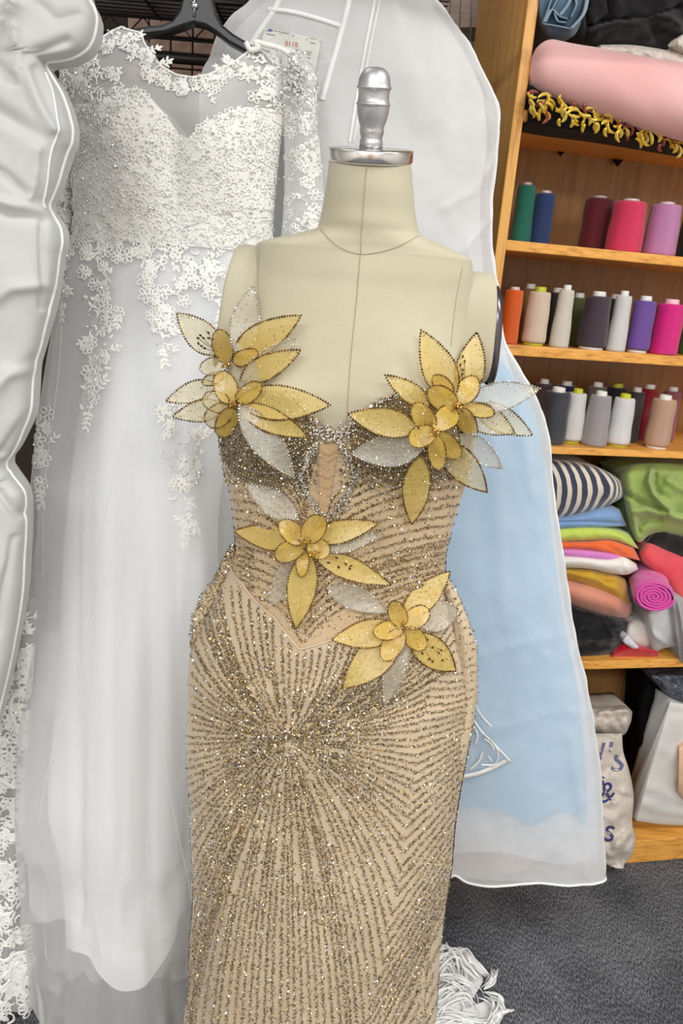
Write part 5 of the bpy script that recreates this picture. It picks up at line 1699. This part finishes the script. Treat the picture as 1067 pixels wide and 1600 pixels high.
# ---------------------------------------------------------------- slatted hanging beside the bookcase
BLY = 2.02
M_slat = plain('mauve_beige_slat', (226, 208, 200), 0.7, bumps=(90, 0.4), var=(206, 188, 180))
M_band = plain('dark_brown_band', (92, 78, 68), 0.7, bumps=(90, 0.4))
bl_ = thing('slat_blind', at(725, 96, BLY), 'mauve beige slatted blind with dark lower band beside the bookcase', 'blind')
for xt, xb, wdt in ((690, 682, 14), (706, 700, 14), (722, 717, 15), (740, 734, 16)):
    for j in range(9):
        y0 = -34 + j * 11.0
        mb = MB()
        f = lambda x, y, d: at(x + (xb - xt) * (y + 30) / 130.0, y, BLY + d)
        q = [(xt, y0), (xt + wdt, y0), (xt + wdt, y0 + 10.4), (xt, y0 + 10.4)]
        A = np.array([f(x, y, 0) for x, y in q]); B = np.array([f(x, y, 0.006) for x, y in q])
        mb.add(np.vstack([A, B]), [(0, 1, 2, 3), (7, 6, 5, 4), (0, 4, 5, 1), (1, 5, 6, 2), (2, 6, 7, 3), (3, 7, 4, 0)])
        mb.build('slat', M_slat if y0 < 40 else M_band, bl_, smooth=False)
slab('trim_1', (0.16, 2.10, 1.2), (0.44, 2.13, 2.7), M_wall)
# ================================================================ GARMENT BAGS
M_bagw = sheer('white_bag_fabric', (253, 254, 255), 0.57, 0.28, 0.45, 0.05, wr=(9, 0.35, 0.02))
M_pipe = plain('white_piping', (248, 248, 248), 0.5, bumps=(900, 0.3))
M_vinyl = sheer('clear_vinyl', (238, 240, 240), 0.05, 0.1, 0.08, 0.10)
BY = 1.50
Rl = [(-160, 500), (-110, 590), (-60, 645), (0, 680), (18, 693), (70, 731), (118, 755), (145, 768), (168, 776), (200, 778), (260, 772), (330, 766), (400, 768), (460, 778), (530, 786), (570, 806), (622, 836), (680, 855), (760, 862), (850, 875), (920, 885), (985, 895), (1040, 908), (1120, 925), (1200, 935), (1300, 941), (1362, 944)]
Ll = [(-160, 480), (-110, 455), (-60, 425), (0, 396), (25, 366), (50, 346), (90, 330), (118, 318), (200, 314), (400, 320), (700, 340), (1000, 420), (1362, 450)]
fR, fL = pchip(*zip(*Rl)), pchip(*zip(*Ll))
def bag_rows():
    out = []
    for w in list(np.arange(-150, 200, 14)) + list(np.arange(200, 1346, 26)) + [1346]:
        ap = (fR(w) - fL(w)) / 2
        d = float(np.interp(w, [-150, -60, 100, 500, 1200, 1346], [.006, .03, .05, .055, .06, .05]))
        out.append((w, float(fL(w - SL * ap)), float(fR(w + SL * ap)), d, d * 0.8, BY))
    return out
bag_r = [
    ([(690, 330), (740, 300), (772, 250)], 0.006, 5), ([(700, 410), (725, 385), (770, 340)], 0.010, 6, 'c'), ([(725, 390), (730, 430), (740, 480)], 0.008, 4, 'c'),
    ([(745, 120), (765, 160), (762, 230)], 0.006, 5), ([(800, 620), (812, 690), (822, 760)], 0.005, 9), ([(740, 1005), (820, 985), (880, 975)], 0.005, 5, 'c'), ([(742, 1120), (800, 1110), (870, 1088), (925, 1105)], 0.006, 5, 'c'),
    ([(905, 1230), (860, 1295), (795, 1345)], 0.008, 4, 'c'), ([(870, 1060), (890, 1040), (885, 1000)], 0.005, 4, 'c'), ([(600, 20), (640, 110), (660, 200)], 0.004, 20), ([(700, 60), (720, 160), (715, 280)], -0.004, 20),
    ([(880, 1130), (900, 1240), (905, 1340)], 0.006, 8), ([(755, 620), (770, 800), (780, 960)], 0.004, 12)]
def bag_disp(t, u, w):
    f = np.clip(np.sin(t), 0, 1) ** 0.5
    x = u; y = w + 18 * np.cos(t) * -1
    return f * (ridge_sum(x, y, bag_r) + 0.006 * vnoise(u / 55, w / 110, 41) + 0.002 * vnoise(u / 20, w / 30, 42)) + 0.002 * vnoise(u / 8, w / 26, 4) * (1 - f)
bag_s = Surf(bag_rows(), 0.55, bag_disp)
bag = thing('garment_bag', (float(at(640, 800, BY)[0]), BY, 0.2), 'long translucent white garment bag behind the dress form with a blue gown inside', 'garment bag')
mb = MB()
bot = lambda t: 1346 + 9 * np.exp(-((np.abs(np.asarray(t) - 1.75)) / 0.30) ** 2) - 15 * np.exp(-(np.abs(np.asarray(t) - 1.62) / 0.05)) + 10 * np.exp(-((np.asarray(t) - 1.40) / 0.12) ** 2)
bag_s.between(mb, -150, bot, nt=180, nw=230); bag_s.cap(mb, 1344, 120)
mb.build('bag_shell', M_bagw, bag)
ww = np.linspace(-150, 1346, 200)
mb = MB(); tube(mb, bag_s.P(np.full(200, np.pi), ww, 0.001), 0.0032, 6); mb.build('piping', M_pipe, bag)
mb = MB(); tube(mb, bag_s.P(np.zeros(200), ww, 0.001), 0.0032, 6); mb.build('piping', M_pipe, bag)
mb = MB(); ww2 = np.linspace(140, 1340, 160); tube(mb, bag_s.P(np.full(160, np.pi - 0.16), ww2, 0.001), 0.0012, 5); mb.build('stitch_line', M_pipe, bag)
tb = np.linspace(0, np.pi, 120)
mb = MB(); tube(mb, bag_s.P(tb, bot(tb), 0.0005), 0.0030, 6); mb.build('piping', M_pipe, bag)
def strip(host, pts, wpx, name, m, parent, h=0.003, n=30):
    q = smooth_poly(pts, n)
    d = np.gradient(q, axis=0); d /= np.linalg.norm(d, axis=1)[:, None]
    nx, ny = -d[:, 1] * wpx / 2, d[:, 0] * wpx / 2
    mb = MB()
    rows = [host.hit(q[:, 0] + nx * k, q[:, 1] + ny * k, hh) for k, hh in ((-1, h - .003), (-1, h), (1, h), (1, h - .003))]
    mb.grid(np.array(rows))
    return mb.build(name, m, parent)
strip(bag_s, [(446, -40), (434, 4), (412, 40), (394, 66), (380, 92)], 8, 'pocket_trim', M_pipe, bag)
strip(bag_s, [(556, -50), (545, 4), (524, 82), (503, 156)], 9, 'pocket_trim', M_pipe, bag)
strip(bag_s, [(420, 15), (450, 18), (495, 29), (532, 41)], 7, 'pocket_trim', M_pipe, bag)
strip(bag_s, [(594, -40), (584, 8), (566, 100), (546, 222)], 4, 'zip_strip', M_pipe, bag, h=0.002)
strip(bag_s, [(603, -40), (592, 8), (573, 100), (553, 222)], 2.5, 'zip_strip', M_pipe, bag, h=0.002)
def bag_patch(corners, nu, nv, h, name, m, parent, jit=0.0, seed=0):
    a, b, c, d = [np.array(q, float) for q in corners]
    s = np.linspace(0, 1, nu)[None, :, None]; k = np.linspace(0, 1, nv)[:, None, None]
    Q = (a * (1 - s) + b * s) * (1 - k) + (d * (1 - s) + c * s) * k
    hh = h + jit * (1 - 2 * np.abs(vnoise(Q[..., 0] / 14, Q[..., 1] / 12, seed)))
    P = bag_s.hit(Q[..., 0].ravel(), Q[..., 1].ravel(), hh.ravel()).reshape(nv, nu, 3)
    mb = MB(); mb.grid(P)
    return mb.build(name, m, parent)
bag_patch([(414, 24), (531, 44), (502, 158), (372, 120)], 30, 30, 0.009, 'pocket_window', M_vinyl, bag, 0.0006, 3)
bag_patch([(700, 1050), (738, 1060), (793, 1184), (700, 1212)], 40, 40, 0.008, 'pocket_window', M_vinyl, bag, 0.006, 9)
strip(bag_s, [(690, 1212), (740, 1207), (794, 1184)], 7, 'pocket_trim', M_pipe, bag, 0.010)
strip(bag_s, [(733, 1112), (752, 1140), (770, 1158), (794, 1184)], 3.0, 'pocket_trim', M_pipe, bag, 0.013)
strip(bag_s, [(750, 1190), (772, 1188), (776, 1170), (764, 1150)], 2.0, 'pocket_trim', M_pipe, bag, 0.014)
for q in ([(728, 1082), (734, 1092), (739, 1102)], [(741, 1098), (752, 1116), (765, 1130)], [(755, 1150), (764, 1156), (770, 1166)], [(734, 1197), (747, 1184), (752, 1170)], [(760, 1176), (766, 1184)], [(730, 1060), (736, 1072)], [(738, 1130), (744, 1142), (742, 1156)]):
    strip(bag_s, q, 2.6, 'vinyl_glint', M_pipe, bag, 0.013, 12)  # white strips standing in for glints on the crinkled vinyl
mb = MB(); lathe(mb, [(0.003, 0), (0.0065, 0.002), (0.0065, 0.006), (0.003, 0.008)], at(893, 1004, BY - 0.012), (0, -1, 0), 16); mb.build('button', M_pipe, bag)
# ticket card in the pocket
M_card = plain('pale_card', (226, 228, 220), 0.6)
M_red = plain('red_print', (206, 30, 26), 0.6)
M_blue = plain('blue_print', (62, 80, 150), 0.6)
M_grey = plain('grey_print', (140, 144, 148), 0.7)
card = bag_patch([(415, 45), (503, 62), (487, 142), (396, 126)], 8, 8, 0.0045, 'ticket_card', M_card, None)
tag(card, 'pale ticket card printed 0110 in the clear pocket of the garment bag', 'card')
def on_card(V, F, name, m, x, y, k, rot):
    c, s = math.cos(rot), math.sin(rot)
    px = x + V[:, 0] * k * c + V[:, 1] * k * s; py = y + V[:, 0] * k * s - V[:, 1] * k * c
    mb = MB(); mb.add(bag_s.hit(px, py, 0.0056), F); return mb.build(name, m, card, smooth=False)
V, F = text_mesh('0110'); on_card(V, F, 'number', M_red, 445.5, 72.5, 10.4, 0.14)
def bar(x, y, L, t, m, name='print_line'):
    V = np.array([(0, 0, 0), (L, 0, 0), (L, t, 0), (0, t, 0)], float); on_card(V, [(0, 1, 2, 3)], name, m, x, y, 1.0, 0.19)
a = np.linspace(0, 2 * np.pi, 18, endpoint=False)
on_card(np.stack([4.2 * np.cos(a), 2.0 * np.sin(a), 0 * a], 1), [tuple(range(18))], 'oval_mark', M_blue, 423.5, 48.8, 1.0, 0.14)
for args in ((430, 50, 10, 1.0), (441, 52.6, 11, 1.2), (418, 55, 13, 1.3), (456, 77.5, 33, 0.9), (462, 81, 24, 0.9), (468, 84.5, 18, .9), (458, 88, 28, 1.2), (464, 92.5, 10, .8), (470, 98, 14, .9), (478, 112, 12, 1.0), (484, 61, 12, .7), (485, 68.5, 9, 1.2)):
    bar(*args, M_grey)
for x, y in ((416, 50.5), (437.5, 55), (458, 58), (479, 64), (500, 67.5)):
    bar(x, y, 1.6, 2.2, M_grey, 'punch_mark')

# pale blue gown inside the bag
M_blueg = fabric('sky_blue_taffeta', (104, 196, 240), (92, 186, 234), rough=0.6)
IR = []
for w in (395, 430, 480, 540, 600, 680, 800, 950, 1100, 1250, 1330):
    ap = (fR(w) - fL(w)) / 2
    ins = float(np.interp(w, [395, 480, 600, 900, 1330], [70, 30, 11, 10, 26]))
    IR.append((w, float(fL(w)) + 60, float(fR(w + 18)) - ins, 0.022, 0.02, BY - 0.004))
ig_s = Surf(IR, 0.6, lambda t, u, w: 0.006 * np.clip(np.sin(t), 0, 1) * vnoise(u / 40, w / 300, 51))
hemi = lambda t: 1272 - 22 * np.abs(np.sin(np.asarray(t) * 4.2 + 0.35))
inner = MB(); ig_s.between(inner, 396, hemi, nt=140, nw=60); ig_s.cap(inner, 396)
blue_gown = tag(inner.build('bagged_gown', M_blueg, None), 'sky blue gown hanging inside the long garment bag', 'gown')
# added white liner, so the dark wall does not dim the bag top
TS_ = []
for w in (-120, -60, 0, 60, 130, 200, 300, 400, 440):
    TS_.append((w, float(fL(w - 18)) + 20, float(fR(w + 18)) - 16, 0.014, 0.014, BY - 0.004))
ts_s = Surf(TS_, 0.6, lambda t, u, w: 0.005 * np.clip(np.sin(t), 0, 1) * vnoise(u / 50, w / 120, 57))
PT = [(w, float(fL(w)) + 50, float(fR(w + 18)) - 7, 0.015, 0.014, BY + 0.004) for w in (450, 540, 700, 900, 1100, 1250, 1330)]
pt_s = Surf(PT, 0.6)
mb = MB(); pt_s.between(mb, 452, lambda t: 1326 + 6 * np.sin(np.asarray(t) * 6), nt=110, nw=40); mb.build('added_lower_liner', fabric('white_lower_liner', (228, 232, 240), (218, 223, 233)), blue_gown)  # added white layer behind the gown, keeping the bag's lower margin pale
mb = MB(); ts_s.between(mb, -118, lambda t: 432 + 8 * np.sin(np.asarray(t) * 5), nt=110, nw=50); ts_s.cap(mb, -118)
mb.build('added_upper_liner', fabric('white_upper_liner', (208, 208, 207), (198, 198, 197)), blue_gown)

# ---------------------------------------------------------------- white garment bag at the left
M_bagl = fabric('white_peva_bag', (201, 202, 201), (194, 195, 194), rough=0.5, sheen=0.0, weave=300, wst=0.03, spec=0.4)
LY = 1.10
RL = [(-150, 40), (-100, 100), (-40, 132), (0, 143), (16, 151), (32, 155), (50, 153), (68, 147), (80, 138), (90, 122), (95, 108), (98, 92), (100, 80), (104, 75), (112, 79), (130, 90), (150, 102), (165, 108), (185, 114), (205, 117), (220, 116), (240, 108), (262, 101), (285, 94), (306, 85), (322, 79), (328, 79), (334, 84), (345, 92), (358, 99), (375, 101), (400, 96), (440, 90), (475, 84), (515, 73), (545, 65), (575, 57), (610, 55), (645, 52), (675, 40), (706, 24), (722, 14), (730, 14), (740, 20), (770, 40), (790, 44), (830, 44), (870, 42), (910, 40), (960, 34), (1000, 26), (1050, 16), (1110, 2), (1180, -14), (1300, -24)]
fRL = pchip(*zip(*RL))
lrows = []
for w in np.arange(-150, 1260, 3.0):
    lrows.append((w, -170.0, float(fRL(w + SL * 120)), 0.055, 0.05, LY))
lb_r = [([(50, 28), (30, 58), (4, 90)], 0.020, 7, 'c'), ([(50, 28), (52, 90), (48, 125), (56, 150)], 0.016, 8, 'c'), ([(4, 92), (20, 112), (38, 130), (56, 150)], -0.012, 7, 'c'), ([(72, 98), (95, 90), (125, 75)], -0.010, 7), ([(90, 25), (110, 46), (140, 34)], -0.008, 8, 'c'),
        ([(72, 98), (60, 120), (80, 170), (100, 210)], 0.010, 7), ([(15, 180), (50, 200), (80, 220)], -0.008, 12), ([(10, 265), (35, 280), (58, 305)], -0.010, 6), ([(80, 330), (40, 325), (0, 312)], 0.008, 7), ([(80, 345), (40, 345), (0, 325)], -0.006, 6, 'c'), ([(80, 240), (72, 290), (62, 316)], 0.010, 5, 'c'),
        ([(84, 350), (82, 420), (80, 480)], -0.008, 4), ([(0, 480), (40, 450), (80, 445)], 0.008, 9), ([(0, 610), (30, 580), (55, 575)], 0.008, 10), ([(60, 640), (20, 700)], -0.010, 6), ([(0, 745), (20, 735), (45, 775)], 0.014, 4, 'c'), ([(0, 752), (20, 760), (44, 800)], -0.012, 5), ([(38, 830), (25, 900), (15, 970)], -0.008, 5), ([(0, 60), (25, 20), (60, 0)], -0.008, 14)]
def lb_disp(t, u, w):
    f = np.clip(np.sin(t), 0, 1) ** 0.4
    y = w - SL * 120 * np.cos(t)
    return f * (ridge_sum(u, y, lb_r) + 0.007 * (1 - np.abs(vnoise(u / 70 + w / 140, w / 120, 61)) * 2) * 0.7 + 0.004 * vnoise(u / 40, w / 60, 62))
lbag_s = Surf(lrows, 0.42, lb_disp)
lbag = thing('garment_bag', (-0.45, LY, 0.4), 'bulging opaque white garment bag at the left edge in front of the wedding dress', 'garment bag')
mb = MB(); lbag_s.between(mb, -148, 1255, nt=130, nw=420); lbag_s.cap(mb, 1250); lbag_s.cap(mb, -146)
mb.build('bag_shell', M_bagl, lbag)
ww = np.linspace(-148, 1255, 420)
mb = MB(); tube(mb, lbag_s.P(np.full(420, np.pi - 0.02), ww, 0.0006), 0.0024, 6); mb.build('piping', M_pipe, lbag)
mb = MB(); ww3 = np.linspace(112, 318, 80); tube(mb, lbag_s.P(np.pi - 0.20 - 0.22 * np.sin(np.linspace(0, np.pi, 80)), ww3, 0.001), 0.0016, 6); mb.build('piping', M_pipe, lbag)

# ---------------------------------------------------------------- embroidered lace gown, lower left
GY = 1.20
LG = Surf([(930, 42, 50, .008, .008, GY), (960, 30, 54, .012, .012, GY), (1000, 16, 55, .018, .02, GY), (1060, -30, 50, .025, .03, GY), (1120, -60, 44, .03, .03, GY), (1200, -70, 36, .03, .03, GY), (1270, -70, 34, .03, .03, GY), (1330, -70, 42, .03, .03, GY),
           (1420, -70, 46, .035, .03, GY), (1500, -70, 58, .04, .03, GY), (1556, -70, 56, .045, .03, GY)], 0.7, lambda t, u, w: 0.004 * np.sin(u / 5 + w / 90))
lgown = thing('lace_gown', (-0.5, GY, 0), 'white embroidered lace gown hanging low at the left edge', 'gown')
M_net = sheer('grey_white_net', (226, 226, 224), 0.55, 0.3, 0.7, 0.02)
mb = MB(); LG.between(mb, 932, 1554, nt=80, nw=100); mb.build('net_skirt', M_net, lgown)
L2 = Lace(LG, 0.002)
for y in np.arange(965, 1556, 13.0):
    xr = float(LG.fn[1](y))
    for x in np.arange(-24, xr - 2, 14.0):
        L2.scatter(x + rj(5), y + rj(5), 1.1)
for x, y, a, L in ((50, 1000, 1.9, 40), (40, 1060, 1.7, 60), (44, 1110, 1.5, 60), (10, 1200, 0.4, 40), (28, 1230, 1.3, 50), (20, 1330, 2.4, 60), (30, 1400, 2.2, 70), (50, 1462, 2.0, 50), (44, 1465, 2.4, 70), (56, 1480, 1.75, 45), (40, 1480, 2.1, 80), (30, 1500, 1.9, 80), (20, 1470, 2.6, 60)):
    q = np.linspace(0, 1, 14); L2.cord(np.stack([q * L, 0.18 * L * np.sin(np.pi * q)], 1), x, y - 0, a, 3.4, 0.004, taper=True)
    L2.sprig(x, y, a, L, 4, 15)
L2.build('embroidery', lgown)

# ---------------------------------------------------------------- feathery lace train on the carpet
M_feath = fabric('white_feather_lace', (246, 246, 244), (236, 236, 234), rough=0.6, sheen=0.3)
FB = MB()
def strand(p, wpx, z0, z1, arch):
    p = smooth_poly(p, 14)
    k = np.linspace(0, 1, 14)
    z = z0 + (z1 - z0) * k + arch * np.sin(np.pi * k)
    d = np.gradient(p, axis=0); d /= np.linalg.norm(d, axis=1)[:, None] + 1e-9
    w = wpx * np.sin(np.pi * np.clip(k * 0.94 + 0.05, 0, 1)) ** 0.7
    rows = []
    for s, hz in ((-1, 0), (0, 0.002), (1, 0)):
        rows.append(on_z(p[:, 0] - d[:, 1] * w * s, p[:, 1] + d[:, 0] * w * s, z + hz))
    FB.grid(np.array(rows))
guides = [([(660, 1560), (672, 1510), (690, 1492), (705, 1500), (712, 1540)], 20), ([(690, 1500), (720, 1490), (735, 1508), (756, 1530)], 12), ([(756, 1545), (768, 1530), (772, 1514), (776, 1512)], 5),
          ([(755, 1552), (775, 1560), (778, 1580), (760, 1600)], 9), ([(650, 1640), (690, 1560), (720, 1550), (736, 1575), (730, 1600)], 22), ([(640, 1600), (690, 1590), (740, 1600), (770, 1590)], 22), ([(770, 1588), (785, 1580), (806, 1578)], 3.5),
          ([(650, 1630), (700, 1610), (750, 1630)], 26), ([(665, 1530), (700, 1525), (740, 1545), (752, 1552)], 9), ([(705, 1500), (702, 1485), (699, 1470)], 3), ([(725, 1494), (735, 1500), (741, 1499)], 4), ([(668, 1480), (676, 1474), (682, 1468)], 4), ([(780, 1575), (768, 1600), (750, 1620)], 9)]
for g, sp in guides:
    n = int(6 + sp * 2.3)
    for _ in range(n):
        o = np.array([rj(sp), rj(sp * 0.7)])
        q = [np.array(p) + o + np.array([rj(3), rj(3)]) for p in g]
        lo, hi = sorted((random.random() * 0.5, 0.5 + random.random() * 0.5))
        m = smooth_poly(q, 40)[int(lo * 39):int(hi * 39) + 2]
        if len(m) > 4:
            strand(m[::max(1, len(m) // 6)], random.uniform(0.9, 2.4), 0.008 + random.uniform(0, .02), 0.006 + random.uniform(0, .02), random.uniform(0.0, 0.025))
ol = smooth_poly([(640, 1660), (646, 1540), (668, 1500), (704, 1492), (734, 1506), (755, 1532), (746, 1548), (737, 1562), (746, 1577), (766, 1560), (778, 1576), (764, 1606), (740, 1660)], 60)
cx_, cy_ = 690, 1590
rows = []
for k in np.linspace(0.05, 1, 14):
    q = np.array([cx_, cy_]) + (ol - np.array([cx_, cy_])) * k
    rows.append(on_z(q[:, 0], q[:, 1], 0.004 + 0.010 * (1 - k ** 2) + 0.004 * vnoise(q[:, 0] / 9, q[:, 1] / 9, 71)))
FB.grid(np.array(rows))
train = FB.build('lace_train', M_feath)
tag(train, 'white feathery lace train heaped on the carpet beside the gold gown', 'lace train', kind='stuff')
